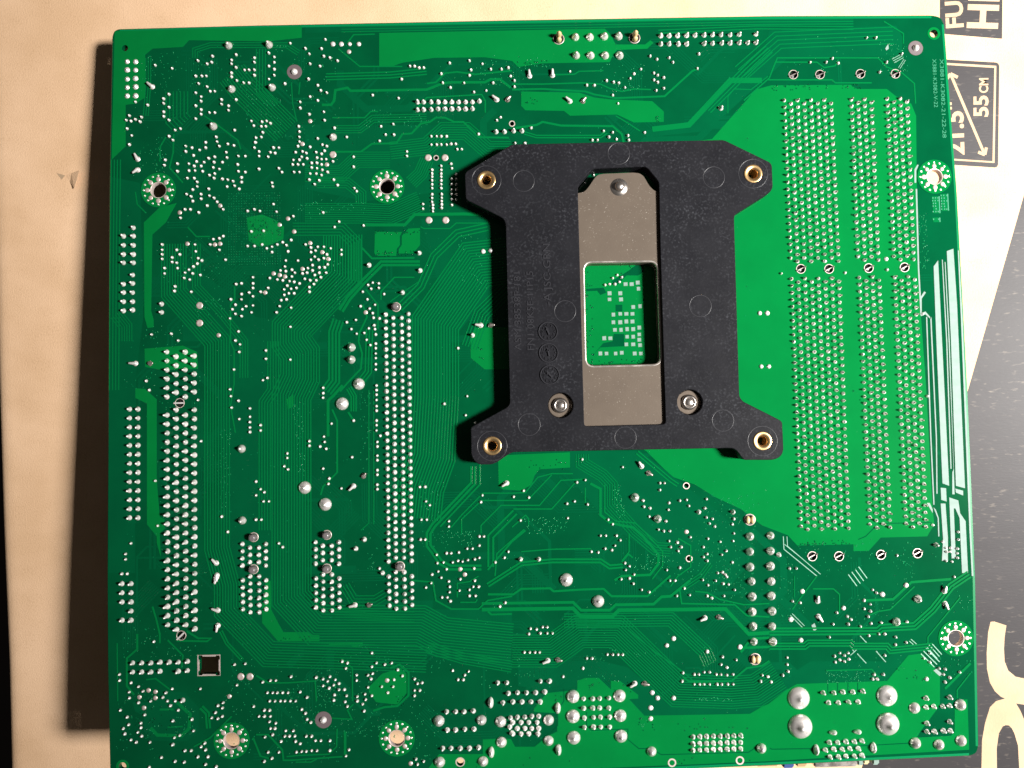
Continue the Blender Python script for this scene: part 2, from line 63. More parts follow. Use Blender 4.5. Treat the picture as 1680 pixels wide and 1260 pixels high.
 "lead":"12.71,-17.18,-0.6,0.5 8.56,-38.26,-0.4,0.9 8.56,-41.36,-0.3,-0.3 111.85,-22.69,-0.8,0.6 121.47,-15.9,-0.1,1 128.1,-15.79,0,1 132.99,-23.51,-0.8,0.6 7.95,-96.98,-1,0.05 105.98,-88.06,-1,0.1 30.55,-153.58,-0.6,0.8 30.75,-156.98,0.1,-1 69.22,-132.92,-0.7,-0.7 112.45,-133,-0.8,-0.5 150.77,-129.09,-0.5,0.8 30.53,-157.61,-0.1,-1 30.92,-166.7,-0.9,0.4 30.91,-170.91,-0.1,-1 69.25,-166.1,-1,-0.2 122.96,-182.72,-0.9,-0.3 167.38,-171.94,-0.8,-0.3 147.14,-189.6,-0.8,-0.4 199.37,-168,0,0.6 199.42,-172.25,0.5,-0.8 235.3,-166.06,0.1,0.8 235.36,-169.46,0.3,-1",
 "oh":"202.25,-204.33 209.11,-204.29",
 "ov":"106.73,-193.88 106.68,-207.44 125.43,-195.79 125.37,-207.27 197.37,-209.02 213.42,-208.79",
 "peg":"81.96,-82.35 61.57,-146.42 61.47,-155.76 81.99,-155.59 41.04,-146.6 40.99,-155.51",
 "ringhole":"156.95,-211.58 175.93,-211.42",
 "slot":"20.41,-108.47",
 "slot2":"20.71,-173.41",
 "snap":"198.06,-16.75 205.83,-16.88 217.62,-16.86 227.85,-17.03 198.15,-73.62 206.28,-73.78 217.71,-73.78 228.06,-73.75 198.34,-155.42 205.9,-155.59 217.8,-155.43 228.21,-155.23",
 "sq":"147.65,-77.05 149.39,-77.09 151.15,-76.68 151.32,-78.44 142.99,-79.6 146.05,-79.66 142.94,-81.35 146.22,-81.41 149.65,-83.67 151.62,-83.49 143.92,-85.75 145.89,-85.57 147.63,-85.61 149.38,-85.64 143.86,-87.94 145.82,-87.98 147.57,-87.79 149.32,-87.83 144.24,-90.13 145.98,-90.17 147.73,-89.98 149.47,-90.02 151.23,-89.62 151.17,-91.58 141.13,-92.47 142.87,-92.51 147.67,-92.17 149.41,-92.2 151.13,-93.11 147.39,-94.35 149.35,-94.38 151.31,-94.64 139.92,-96.81 141.66,-96.85 144.27,-96.9 146.02,-96.72 149.71,-97.01 151.46,-97.04",
 "t":"69.37,-7.82 57.96,-28.02 55.71,-34.66 62.65,-40.79 31.45,-89.42 32.04,-52.18 20.51,-53.95 22.66,-63.02 30.47,-63.39 31.99,-63.19 53.09,-60.07 57.63,-63.46 61.08,-66.16 62.8,-68.17 47.13,-72.04 48.86,-72.51 50.38,-72.98 55.39,-70.88 44.71,-77.47 73.26,-83.71 51.38,-56.29 48.97,-58.01 98.89,-156.81 100.15,-158.33 162.97,-147.8 11.6,-188.27 13.5,-188.73 9.06,-190.09 13.5,-190.4 10.33,-193.04 34,-190.47 77.93,-187.12 84.17,-210.01"}
DIMM_A = "195.12,-24.36 195.13,-26.36 195.13,-28.37 195.14,-30.37 195.15,-32.37 195.15,-34.37 195.16,-36.38 195.17,-38.38 195.18,-40.38 195.18,-42.38 195.19,-44.39 195.2,-46.39 195.2,-48.39 195.21,-50.39 195.22,-52.4 195.22,-54.4 195.23,-56.4 195.24,-58.4 195.25,-60.41 195.25,-62.41 195.26,-64.41 195.27,-66.41 195.27,-68.42 195.28,-70.42 197.06,-25.37 197.07,-27.38 197.08,-29.38 197.09,-31.39 197.1,-33.39 197.1,-35.39 197.11,-37.4 197.12,-39.4 197.13,-41.4 197.14,-43.4 197.15,-45.41 197.16,-47.41 197.16,-49.41 197.17,-51.41 197.18,-53.42 197.18,-55.42 197.2,-57.42 197.21,-59.42 197.22,-61.43 197.22,-63.43 197.23,-65.43 197.24,-67.43 197.24,-69.44 197.26,-71.44 199,-24.39 199.01,-26.39 199.01,-28.4 199.03,-30.4 199.04,-32.4 199.04,-34.4 199.06,-36.41 199.07,-38.41 199.08,-40.41 199.08,-42.41 199.1,-44.42 199.11,-46.42 199.11,-48.43 199.13,-50.43 199.14,-52.44 199.14,-54.44 199.15,-56.44 199.17,-58.44 199.18,-60.45 199.18,-62.45 199.2,-64.45 199.21,-66.46 199.21,-68.46 199.22,-70.47 200.94,-25.4 200.96,-27.4 200.96,-29.41 200.97,-31.41 200.99,-33.41 200.99,-35.42 201.01,-37.42 201.02,-39.43 201.04,-41.43 201.04,-43.43 201.05,-45.44 201.07,-47.44 201.07,-49.45 201.09,-51.45 201.1,-53.46 201.11,-55.46 201.12,-57.46 201.13,-59.47 201.15,-61.47 201.15,-63.48 201.17,-65.48 201.18,-67.48 201.19,-69.49 201.2,-71.49 202.88,-24.41 202.89,-26.42 202.9,-28.42 202.92,-30.43 202.93,-32.43 202.94,-34.43 202.95,-36.44 202.97,-38.44 202.98,-40.45 202.99,-42.45 203.01,-44.46 203.02,-46.46 203.03,-48.46 203.04,-50.46 203.06,-52.47 203.06,-54.47 203.08,-56.48 203.1,-58.48 203.11,-60.49 203.12,-62.49 203.13,-64.49 203.15,-66.5 203.15,-68.5 203.17,-70.51 204.82,-25.42 204.84,-27.43 204.85,-29.43 204.86,-31.44 204.88,-33.44 204.89,-35.45 204.9,-37.45 204.92,-39.46 204.94,-41.47 204.95,-43.47 204.96,-45.48 204.98,-47.48 204.99,-49.48 205,-51.48 205.02,-53.49 205.03,-55.49 205.05,-57.5 205.06,-59.51 205.08,-61.51 205.09,-63.52 205.1,-65.52 205.12,-67.52 205.13,-69.53 205.15,-71.53 206.76,-24.44 206.78,-26.44 206.78,-28.45 206.8,-30.45 206.82,-32.45 206.83,-34.46 206.85,-36.46 206.87,-38.47 206.89,-40.48 206.89,-42.48 206.91,-44.49 206.93,-46.49 206.94,-48.5 206.96,-50.5 206.98,-52.51 206.99,-54.51 207,-56.52 207.02,-58.53 207.04,-60.53 207.05,-62.54 207.07,-64.54 207.09,-66.55 207.1,-68.55 207.11,-70.56 208.7,-25.45 208.72,-27.46 208.73,-29.46 208.75,-31.47 208.77,-33.47 208.78,-35.48 208.8,-37.48 208.82,-39.49 208.84,-41.5 208.85,-43.5 208.87,-45.51 208.89,-47.51 208.9,-49.52 208.92,-51.52 208.94,-53.53 208.95,-55.53 208.97,-57.54 208.99,-59.55 209.01,-61.55 209.02,-63.56 209.04,-65.56 209.06,-67.57 209.07,-69.57 209.09,-71.58 195.28,-76.43 195.28,-78.44 195.29,-80.46 195.29,-82.47 195.29,-84.48 195.3,-86.5 195.3,-88.51 195.31,-90.52 195.31,-92.54 195.31,-94.55 195.32,-96.56 195.32,-98.57 195.32,-100.59 195.33,-102.6 195.33,-104.61 195.34,-106.63 195.34,-108.64 195.34,-110.65 195.35,-112.67 195.35,-114.68 195.35,-116.69 195.36,-118.71 195.36,-120.72 195.37,-122.73 195.37,-124.75 195.37,-126.76 195.38,-128.77 195.38,-130.78 195.38,-132.8 195.39,-134.81 195.39,-136.82 195.4,-138.84 195.4,-140.85 195.4,-142.86 195.41,-144.88 195.41,-146.89 197.23,-77.44 197.23,-79.45 197.24,-81.47 197.24,-83.48 197.24,-85.49 197.25,-87.51 197.25,-89.52 197.26,-91.53 197.26,-93.55 197.26,-95.56 197.27,-97.57 197.27,-99.58 197.27,-101.6 197.28,-103.61 197.28,-105.62 197.28,-107.64 197.28,-109.65 197.28,-111.66 197.29,-113.67 197.29,-115.68 197.29,-117.69 197.3,-119.71 197.3,-121.72 197.31,-123.73 197.31,-125.75 197.31,-127.76 197.32,-129.77 197.32,-131.78 197.32,-133.8 197.33,-135.81 197.33,-137.82 197.33,-139.84 197.33,-141.85 197.33,-143.86 197.34,-145.88 197.34,-147.89 199.18,-76.45 199.18,-78.46 199.19,-80.47 199.19,-82.48 199.19,-84.49 199.2,-86.51 199.2,-88.52 199.2,-90.53 199.2,-92.55 199.2,-94.56 199.21,-96.57 199.21,-98.58 199.21,-100.59 199.22,-102.6 199.22,-104.61 199.23,-106.63 199.23,-108.64 199.23,-110.65 199.23,-112.67 199.23,-114.68 199.23,-116.69 199.24,-118.7 199.24,-120.71 199.24,-122.72 199.24,-124.74 199.24,-126.75 199.25,-128.76 199.25,-130.77 199.25,-132.79 199.26,-134.8 199.26,-136.81 199.27,-138.82 199.27,-140.83 199.27,-142.84 199.27,-144.86 199.27,-146.87 201.14,-77.46 201.14,-79.47 201.14,-81.49 201.14,-83.5 201.14,-85.51 201.15,-87.52 201.15,-89.53 201.15,-91.54 201.15,-93.56 201.15,-95.57 201.16,-97.58 201.16,-99.59 201.16,-101.6 201.16,-103.61 201.16,-105.62 201.17,-107.64 201.17,-109.65 201.17,-111.66 201.17,-113.67 201.17,-115.68 201.17,-117.69 201.18,-119.71 201.18,-121.72 201.18,-123.73 201.18,-125.74 201.18,-127.75 201.19,-129.76 201.19,-131.77 201.19,-133.79 201.19,-135.8 201.19,-137.81 201.2,-139.82 201.2,-141.83 201.2,-143.84 201.21,-145.86 201.21,-147.87 203.08,-76.46 203.08,-78.47 203.09,-80.48 203.09,-82.49 203.09,-84.5 203.09,-86.52 203.09,-88.53 203.1,-90.54 203.1,-92.55 203.1,-94.56 203.1,-96.57 203.1,-98.58 203.1,-100.6 203.11,-102.61 203.11,-104.62 203.11,-106.63 203.11,-108.64 203.11,-110.65 203.11,-112.66 203.11,-114.67 203.11,-116.68 203.11,-118.69 203.11,-120.7 203.12,-122.71 203.12,-124.73 203.12,-126.74 203.12,-128.75 203.12,-130.76 203.12,-132.77 203.13,-134.78 203.13,-136.79 203.13,-138.81 203.13,-140.82 203.13,-142.83 203.13,-144.84 203.13,-146.85 205.04,-77.47 205.04,-79.48 205.04,-81.5 205.04,-83.51 205.04,-85.52 205.04,-87.53 205.04,-89.54 205.05,-91.55 205.05,-93.56 205.05,-95.57 205.05,-97.58 205.05,-99.59 205.05,-101.61 205.05,-103.62 205.05,-105.63 205.05,-107.64 205.05,-109.65 205.05,-111.66 205.05,-113.66 205.05,-115.67 205.05,-117.68 205.05,-119.7 205.05,-121.71 205.06,-123.72 205.06,-125.73 205.06,-127.74 205.06,-129.75 205.06,-131.76 205.06,-133.77 205.06,-135.78 205.06,-137.79 205.06,-139.81 205.06,-141.82 205.06,-143.83 205.07,-145.84 205.07,-147.85 206.99,-76.48 206.99,-78.49 206.99,-80.5 206.99,-82.51 206.99,-84.52 206.99,-86.53 206.99,-88.54 206.99,-90.55 206.99,-92.56 206.99,-94.57 206.99,-96.58 206.99,-98.59 206.99,-100.6 206.99,-102.61 206.99,-104.62 207,-106.63 207,-108.64 207,-110.65 206.99,-112.66 206.99,-114.67 206.99,-116.68 206.99,-118.69 206.99,-120.7 206.99,-122.71 206.99,-124.72 206.99,-126.73 206.99,-128.74 206.99,-130.75 206.99,-132.76 206.99,-134.77 206.99,-136.78 207,-138.79 207,-140.8 207,-142.81 207,-144.82 207,-146.83 208.94,-77.49 208.94,-79.5 208.94,-81.51 208.94,-83.52 208.94,-85.53 208.94,-87.54 208.94,-89.55 208.94,-91.56 208.94,-93.57 208.94,-95.58 208.94,-97.59 208.94,-99.6 208.94,-101.61 208.94,-103.62 208.94,-105.63 208.94,-107.64 208.94,-109.65 208.94,-111.66 208.93,-113.66 208.93,-115.67 208.93,-117.68 208.93,-119.69 208.93,-121.7 208.93,-123.71 208.93,-125.72 208.93,-127.73 208.93,-129.74 208.93,-131.75 208.93,-133.76 208.93,-135.77 208.93,-137.78 208.93,-139.79 208.93,-141.8 208.93,-143.81 208.93,-145.82 208.93,-147.83"
DIMM_B = "214.64,-24.47 214.64,-26.47 214.64,-28.46 214.65,-30.46 214.65,-32.45 214.65,-34.45 214.65,-36.44 214.65,-38.44 214.65,-40.43 214.66,-42.43 214.66,-44.42 214.66,-46.42 214.66,-48.41 214.66,-50.41 214.66,-52.4 214.67,-54.4 214.67,-56.39 214.67,-58.39 214.67,-60.38 214.67,-62.38 214.67,-64.37 214.68,-66.37 214.68,-68.36 214.68,-70.36 216.57,-25.45 216.57,-27.45 216.57,-29.45 216.58,-31.45 216.58,-33.44 216.58,-35.45 216.59,-37.44 216.59,-39.44 216.59,-41.43 216.6,-43.44 216.6,-45.43 216.61,-47.43 216.61,-49.43 216.61,-51.43 216.61,-53.42 216.62,-55.42 216.62,-57.42 216.63,-59.42 216.63,-61.41 216.63,-63.41 216.63,-65.41 216.64,-67.41 216.64,-69.4 216.65,-71.4 218.49,-24.44 218.5,-26.44 218.5,-28.44 218.51,-30.44 218.52,-32.44 218.52,-34.44 218.52,-36.44 218.53,-38.44 218.54,-40.44 218.54,-42.44 218.55,-44.44 218.55,-46.44 218.55,-48.44 218.56,-50.44 218.57,-52.44 218.57,-54.45 218.58,-56.44 218.58,-58.44 218.59,-60.44 218.59,-62.45 218.6,-64.44 218.61,-66.44 218.61,-68.45 218.61,-70.45 220.42,-25.42 220.43,-27.42 220.43,-29.43 220.44,-31.43 220.45,-33.43 220.45,-35.44 220.46,-37.44 220.47,-39.44 220.48,-41.44 220.48,-43.45 220.49,-45.45 220.5,-47.45 220.5,-49.46 220.51,-51.46 220.52,-53.46 220.52,-55.47 220.53,-57.47 220.54,-59.47 220.55,-61.47 220.55,-63.48 220.56,-65.48 220.57,-67.48 220.57,-69.49 220.58,-71.49 214.83,-76.46 214.84,-78.47 214.84,-80.48 214.85,-82.49 214.85,-84.5 214.86,-86.51 214.87,-88.52 214.87,-90.53 214.88,-92.54 214.88,-94.55 214.89,-96.56 214.9,-98.57 214.9,-100.58 214.91,-102.59 214.91,-104.6 214.92,-106.61 214.93,-108.62 214.93,-110.63 214.94,-112.63 214.94,-114.64 214.95,-116.65 214.96,-118.66 214.96,-120.67 214.97,-122.68 214.97,-124.69 214.98,-126.7 214.99,-128.71 214.99,-130.72 215,-132.73 215,-134.74 215.01,-136.75 215.02,-138.76 215.02,-140.77 215.03,-142.78 215.03,-144.79 215.04,-146.8 216.74,-77.43 216.75,-79.44 216.75,-81.45 216.76,-83.46 216.76,-85.47 216.77,-87.48 216.78,-89.49 216.78,-91.51 216.79,-93.52 216.79,-95.53 216.8,-97.54 216.81,-99.55 216.81,-101.56 216.82,-103.57 216.82,-105.58 216.83,-107.59 216.83,-109.6 216.84,-111.61 216.84,-113.62 216.85,-115.63 216.85,-117.64 216.86,-119.65 216.86,-121.66 216.87,-123.67 216.87,-125.68 216.88,-127.69 216.89,-129.7 216.89,-131.71 216.9,-133.72 216.9,-135.74 216.91,-137.75 216.92,-139.76 216.92,-141.77 216.93,-143.78 216.93,-145.79 216.94,-147.8 218.64,-76.39 218.65,-78.4 218.65,-80.41 218.66,-82.43 218.66,-84.44 218.67,-86.45 218.67,-88.46 218.68,-90.47 218.68,-92.48 218.69,-94.49 218.69,-96.5 218.7,-98.52 218.7,-100.53 218.71,-102.54 218.71,-104.55 218.72,-106.56 218.73,-108.58 218.73,-110.59 218.74,-112.59 218.74,-114.6 218.75,-116.62 218.76,-118.63 218.76,-120.64 218.77,-122.65 218.77,-124.66 218.78,-126.68 218.78,-128.69 218.79,-130.7 218.79,-132.71 218.8,-134.72 218.8,-136.73 218.81,-138.74 218.81,-140.75 218.82,-142.77 218.82,-144.78 218.83,-146.79 220.55,-77.36 220.56,-79.37 220.56,-81.38 220.57,-83.4 220.57,-85.41 220.58,-87.42 220.58,-89.43 220.59,-91.45 220.59,-93.46 220.6,-95.47 220.6,-97.48 220.61,-99.5 220.61,-101.51 220.62,-103.52 220.62,-105.53 220.63,-107.54 220.63,-109.56 220.64,-111.57 220.64,-113.58 220.65,-115.59 220.65,-117.61 220.66,-119.62 220.66,-121.63 220.67,-123.64 220.67,-125.65 220.68,-127.67 220.68,-129.68 220.69,-131.69 220.69,-133.7 220.7,-135.72 220.7,-137.73 220.71,-139.74 220.71,-141.75 220.72,-143.77 220.72,-145.78 220.73,-147.79"
DIMM_C = "225.08,-24.42 225.08,-26.42 225.08,-28.42 225.08,-30.43 225.08,-32.43 225.08,-34.43 225.08,-36.43 225.08,-38.44 225.08,-40.44 225.08,-42.44 225.08,-44.44 225.08,-46.44 225.07,-48.45 225.07,-50.45 225.07,-52.45 225.07,-54.45 225.07,-56.45 225.07,-58.46 225.07,-60.46 225.07,-62.46 225.07,-64.46 225.07,-66.47 225.07,-68.47 225.07,-70.47 226.99,-25.42 226.99,-27.42 226.99,-29.42 226.99,-31.43 226.99,-33.43 226.99,-35.43 226.99,-37.43 226.99,-39.44 226.99,-41.44 226.99,-43.45 226.99,-45.45 226.99,-47.45 226.98,-49.46 226.98,-51.46 226.98,-53.46 226.98,-55.46 226.98,-57.46 226.98,-59.47 226.98,-61.47 226.98,-63.47 226.98,-65.47 226.98,-67.48 226.98,-69.48 226.98,-71.48 228.91,-24.42 228.91,-26.42 228.91,-28.43 228.91,-30.43 228.91,-32.44 228.91,-34.44 228.9,-36.44 228.9,-38.45 228.9,-40.45 228.9,-42.45 228.9,-44.45 228.9,-46.45 228.9,-48.46 228.9,-50.46 228.9,-52.46 228.9,-54.47 228.9,-56.47 228.9,-58.48 228.89,-60.48 228.89,-62.48 228.89,-64.49 228.89,-66.49 228.89,-68.5 228.89,-70.5 230.82,-25.42 230.82,-27.42 230.82,-29.43 230.82,-31.43 230.82,-33.44 230.82,-35.44 230.81,-37.44 230.81,-39.45 230.81,-41.45 230.81,-43.46 230.81,-45.46 230.81,-47.46 230.81,-49.47 230.81,-51.47 230.81,-53.47 230.81,-55.48 230.81,-57.48 230.81,-59.49 230.8,-61.49 230.8,-63.49 230.8,-65.5 230.8,-67.5 230.8,-69.51 230.8,-71.51 225.07,-76.57 225.08,-78.58 225.08,-80.58 225.09,-82.59 225.09,-84.6 225.1,-86.61 225.11,-88.61 225.11,-90.62 225.12,-92.63 225.12,-94.63 225.13,-96.64 225.14,-98.65 225.14,-100.66 225.15,-102.66 225.15,-104.67 225.16,-106.68 225.17,-108.68 225.17,-110.69 225.18,-112.7 225.18,-114.71 225.19,-116.71 225.2,-118.72 225.2,-120.73 225.21,-122.73 225.21,-124.74 225.22,-126.75 225.23,-128.76 225.23,-130.76 225.24,-132.77 225.24,-134.78 225.25,-136.78 225.26,-138.79 225.26,-140.8 225.27,-142.81 225.27,-144.81 225.28,-146.82 227,-77.51 227.01,-79.52 227.01,-81.53 227.02,-83.54 227.02,-85.55 227.02,-87.56 227.03,-89.56 227.03,-91.57 227.04,-93.59 227.04,-95.59 227.05,-97.6 227.05,-99.61 227.05,-101.62 227.06,-103.63 227.06,-105.64 227.07,-107.65 227.08,-109.65 227.08,-111.66 227.09,-113.68 227.09,-115.69 227.09,-117.69 227.1,-119.7 227.1,-121.71 227.11,-123.72 227.11,-125.73 227.12,-127.74 227.12,-129.75 227.12,-131.75 227.13,-133.77 227.13,-135.78 227.14,-137.78 227.15,-139.79 227.15,-141.8 227.16,-143.81 227.16,-145.82 227.16,-147.83 228.92,-76.44 228.92,-78.45 228.92,-80.46 228.93,-82.47 228.93,-84.48 228.94,-86.5 228.94,-88.51 228.94,-90.52 228.95,-92.53 228.95,-94.54 228.95,-96.55 228.96,-98.56 228.96,-100.58 228.97,-102.58 228.97,-104.59 228.97,-106.61 228.97,-108.62 228.97,-110.63 228.98,-112.64 228.98,-114.65 228.99,-116.66 228.99,-118.68 228.99,-120.69 229,-122.69 229,-124.71 229,-126.72 229.01,-128.73 229.01,-130.74 229.02,-132.75 229.02,-134.76 229.02,-136.77 229.02,-138.79 229.02,-140.8 229.03,-142.81 229.03,-144.82 229.04,-146.83 230.85,-77.38 230.85,-79.39 230.85,-81.41 230.86,-83.42 230.86,-85.43 230.86,-87.45 230.86,-89.46 230.86,-91.47 230.87,-93.49 230.87,-95.5 230.87,-97.51 230.87,-99.52 230.87,-101.54 230.88,-103.55 230.88,-105.56 230.88,-107.58 230.88,-109.59 230.88,-111.6 230.89,-113.62 230.89,-115.63 230.89,-117.64 230.89,-119.66 230.89,-121.67 230.9,-123.68 230.9,-125.7 230.9,-127.71 230.9,-129.72 230.9,-131.73 230.91,-133.75 230.91,-135.76 230.91,-137.77 230.91,-139.79 230.91,-141.8 230.92,-143.81 230.92,-145.83 230.92,-147.84"
PCI = "16.73,-93.9 16.74,-96.45 16.75,-98.99 16.75,-101.54 16.76,-104.08 16.77,-106.63 16.8,-111.8 16.8,-114.35 16.81,-116.89 16.81,-119.44 16.82,-121.99 16.82,-124.53 16.83,-127.08 16.83,-129.63 16.83,-132.18 16.84,-134.72 16.84,-137.27 16.85,-139.82 16.85,-142.36 16.86,-144.91 16.86,-147.46 16.87,-150 16.87,-152.55 16.87,-155.1 16.88,-157.65 16.88,-160.19 16.89,-162.74 16.89,-165.29 16.9,-167.83 16.9,-170.38 21.94,-94.01 21.94,-96.55 21.95,-99.1 21.95,-101.64 21.96,-104.19 21.96,-106.73 21.98,-111.91 21.98,-114.46 21.98,-117 21.98,-119.55 21.98,-122.1 21.98,-124.64 21.98,-127.19 21.98,-129.74 21.98,-132.29 21.98,-134.83 21.98,-137.38 21.98,-139.93 21.99,-142.47 21.99,-145.02 21.99,-147.57 21.99,-150.11 21.99,-152.66 21.99,-155.21 21.99,-157.76 21.99,-160.3 21.99,-162.85 21.99,-165.4 21.99,-167.94 21.99,-170.49 19.35,-95.26 19.36,-97.81 19.37,-100.36 19.37,-102.92 19.38,-105.47 19.38,-110.39 19.38,-112.94 19.38,-115.5 19.39,-118.05 19.39,-120.61 19.39,-123.16 19.4,-125.72 19.4,-128.27 19.4,-130.83 19.4,-133.38 19.4,-135.94 19.41,-138.49 19.41,-141.04 19.41,-143.6 19.42,-146.15 19.42,-148.71 19.42,-151.26 19.42,-153.82 19.42,-156.37 19.43,-158.93 19.43,-161.48 19.43,-164.04 19.44,-166.59 19.44,-169.15 19.44,-171.7 24.49,-95.19 24.49,-97.74 24.49,-100.3 24.49,-102.85 24.49,-105.4 24.48,-110.49 24.48,-113.04 24.48,-115.59 24.49,-118.13 24.49,-120.68 24.49,-123.23 24.5,-125.78 24.5,-128.33 24.5,-130.87 24.5,-133.42 24.5,-135.97 24.51,-138.52 24.51,-141.06 24.51,-143.61 24.52,-146.16 24.52,-148.71 24.52,-151.26 24.52,-153.8 24.52,-156.35 24.53,-158.9 24.53,-161.45 24.53,-164 24.54,-166.54 24.54,-169.09 24.54,-171.64"
PCIE_LONG = "78.9,-84.43 78.9,-86.42 78.89,-88.42 78.89,-90.41 78.88,-92.4 78.88,-94.4 78.87,-96.39 78.87,-98.38 78.87,-100.38 78.86,-102.37 78.86,-104.36 78.85,-106.36 78.85,-108.35 78.84,-110.34 78.84,-112.34 78.84,-114.33 78.83,-116.32 78.83,-118.32 78.82,-120.31 78.82,-122.31 78.81,-124.3 78.81,-126.29 78.81,-128.29 78.8,-130.28 78.8,-132.27 78.79,-134.27 78.79,-136.26 78.78,-138.25 78.78,-140.25 78.78,-142.24 78.77,-144.23 78.77,-146.23 78.76,-148.22 78.76,-150.21 78.75,-152.21 78.75,-154.2 78.75,-158.44 78.76,-160.46 78.78,-162.48 78.8,-164.5 78.81,-166.52 85.41,-84.38 85.41,-86.37 85.4,-88.37 85.4,-90.36 85.39,-92.36 85.39,-94.35 85.38,-96.34 85.38,-98.34 85.38,-100.33 85.37,-102.33 85.37,-104.32 85.36,-106.31 85.36,-108.31 85.35,-110.3 85.35,-112.3 85.35,-114.29 85.34,-116.28 85.34,-118.28 85.33,-120.27 85.33,-122.27 85.32,-124.26 85.32,-126.25 85.32,-128.25 85.31,-130.24 85.31,-132.24 85.3,-134.23 85.3,-136.22 85.29,-138.22 85.29,-140.21 85.29,-142.21 85.28,-144.2 85.28,-146.19 85.27,-148.19 85.27,-150.18 85.26,-152.18 85.26,-154.17 85.26,-158.5 85.25,-160.49 85.24,-162.48 85.22,-164.47 85.21,-166.46 81.05,-85.43 81.04,-87.42 81.04,-89.42 81.03,-91.41 81.02,-93.41 81.02,-95.4 81.01,-97.39 81,-99.39 81,-101.38 80.99,-103.37 80.98,-105.37 80.98,-107.36 80.97,-109.36 80.96,-111.35 80.96,-113.34 80.95,-115.34 80.94,-117.33 80.94,-119.32 80.93,-121.32 80.92,-123.31 80.91,-125.31 80.91,-127.3 80.9,-129.29 80.89,-131.29 80.89,-133.28 80.88,-135.28 80.87,-137.27 80.87,-139.26 80.86,-141.26 80.85,-143.25 80.85,-145.24 80.84,-147.24 80.83,-149.23 80.83,-151.23 80.82,-153.22 80.76,-157.21 80.76,-159.25 80.76,-161.29 80.76,-163.33 80.76,-165.37 80.76,-167.41 83.43,-85.48 83.42,-87.47 83.41,-89.47 83.4,-91.46 83.39,-93.46 83.38,-95.45 83.37,-97.44 83.36,-99.44 83.35,-101.43 83.34,-103.42 83.33,-105.42 83.32,-107.41 83.31,-109.41 83.3,-111.4 83.29,-113.39 83.28,-115.39 83.27,-117.38 83.26,-119.38 83.26,-121.37 83.25,-123.36 83.24,-125.36 83.23,-127.35 83.22,-129.34 83.21,-131.34 83.2,-133.33 83.19,-135.33 83.18,-137.32 83.17,-139.31 83.16,-141.31 83.15,-143.3 83.14,-145.29 83.13,-147.29 83.12,-149.28 83.11,-151.28 83.1,-153.27 83.13,-157.27 83.15,-159.31 83.17,-161.35 83.19,-163.38 83.21,-165.42 83.23,-167.46"
PCIE_SHORT_A = "37.83,-148.44 37.82,-150.44 37.8,-152.45 37.79,-154.45 37.86,-158.53 37.86,-160.54 37.86,-162.55 37.85,-164.55 37.85,-166.56 44.4,-148.59 44.39,-150.59 44.37,-152.6 44.36,-154.6 44.42,-158.68 44.42,-160.69 44.41,-162.7 44.4,-164.7 44.4,-166.71 39.95,-149.51 39.94,-151.51 39.93,-153.52 39.98,-157.48 39.98,-159.47 39.98,-161.47 39.97,-163.46 39.97,-165.46 39.97,-167.45 42.43,-149.56 42.42,-151.56 42.41,-153.57 42.45,-157.54 42.45,-159.53 42.45,-161.53 42.44,-163.52 42.44,-165.52 42.44,-167.51"
PCIE_SHORT_B = "58.34,-148.39 58.32,-150.39 58.3,-152.4 58.28,-154.4 58.33,-158.49 58.32,-160.5 58.3,-162.5 58.29,-164.51 58.28,-166.52 64.92,-148.53 64.9,-150.54 64.88,-152.54 64.86,-154.55 64.9,-158.64 64.89,-160.65 64.88,-162.65 64.86,-164.66 64.85,-166.67 60.38,-149.45 60.36,-151.45 60.34,-153.46 60.37,-157.43 60.36,-159.43 60.35,-161.42 60.34,-163.42 60.33,-165.41 60.32,-167.41 62.86,-149.51 62.84,-151.51 62.82,-153.52 62.84,-157.49 62.83,-159.49 62.82,-161.48 62.81,-163.48 62.8,-165.47 62.79,-167.47"
OUTLINE = [(2.88, 0.03), (42.59, 0.46), (116.74, 0.78), (191.36, 0.83), (239.54, 0.23), (241.84, -0.36), (242.83, -2.19), (244.27, -52.09), (244.67, -107.65), (244.36, -162.0), (243.06, -209.3), (242.38, -211.12), (240.63, -211.75), (183.76, -213.03), (112.27, -214.27), (41.26, -214.5), (2.56, -214.37), (1.05, -212.85), (0.31, -182.57), (0.08, -156.5), (0.19, -129.81), (0.3, -102.66), (0.44, -47.63), (1.14, -2.19), (1.66, -0.57)]
RINGS = [(53.57, -13.49, 2.17), (234.1, -9.49, 2.17), (60.07, -197.52, 2.31)]
MOUNTS = [(14.44, -47.35), (79.83, -47.49), (237.92, -47.52), (34.58, -202.57), (80.42, -203.01), (238.02, -179.2)]
CORNER_HOLES = [(4.82, -5.66, 0.9), (239.65, -5.23, 1.13), (4.4, -208.8, 1.04)]
SMALL_HOLES = [(116.11, -29.79, 0.63), (94.05, -39.39, 0.52), (97.94, -209.93, 1.04), (163.32, -134.86, 0.7), (163.47, -155.32, 0.7)]
SQUARE_HOLE = [(25.57, -179.01), (26.46, -179.03), (26.63, -179.37), (30.19, -179.45), (30.36, -179.12), (31.26, -179.14), (31.43, -179.62), (31.43, -180.2), (31.09, -180.36), (31.08, -183.38), (31.41, -183.56), (31.41, -184.44), (31.24, -184.61), (30.34, -184.58), (30.17, -184.25), (26.62, -184.16), (26.45, -184.49), (25.55, -184.47), (25.38, -184.3), (25.38, -183.41), (25.72, -183.25), (25.73, -180.24), (25.39, -180.06), (25.4, -179.48)]
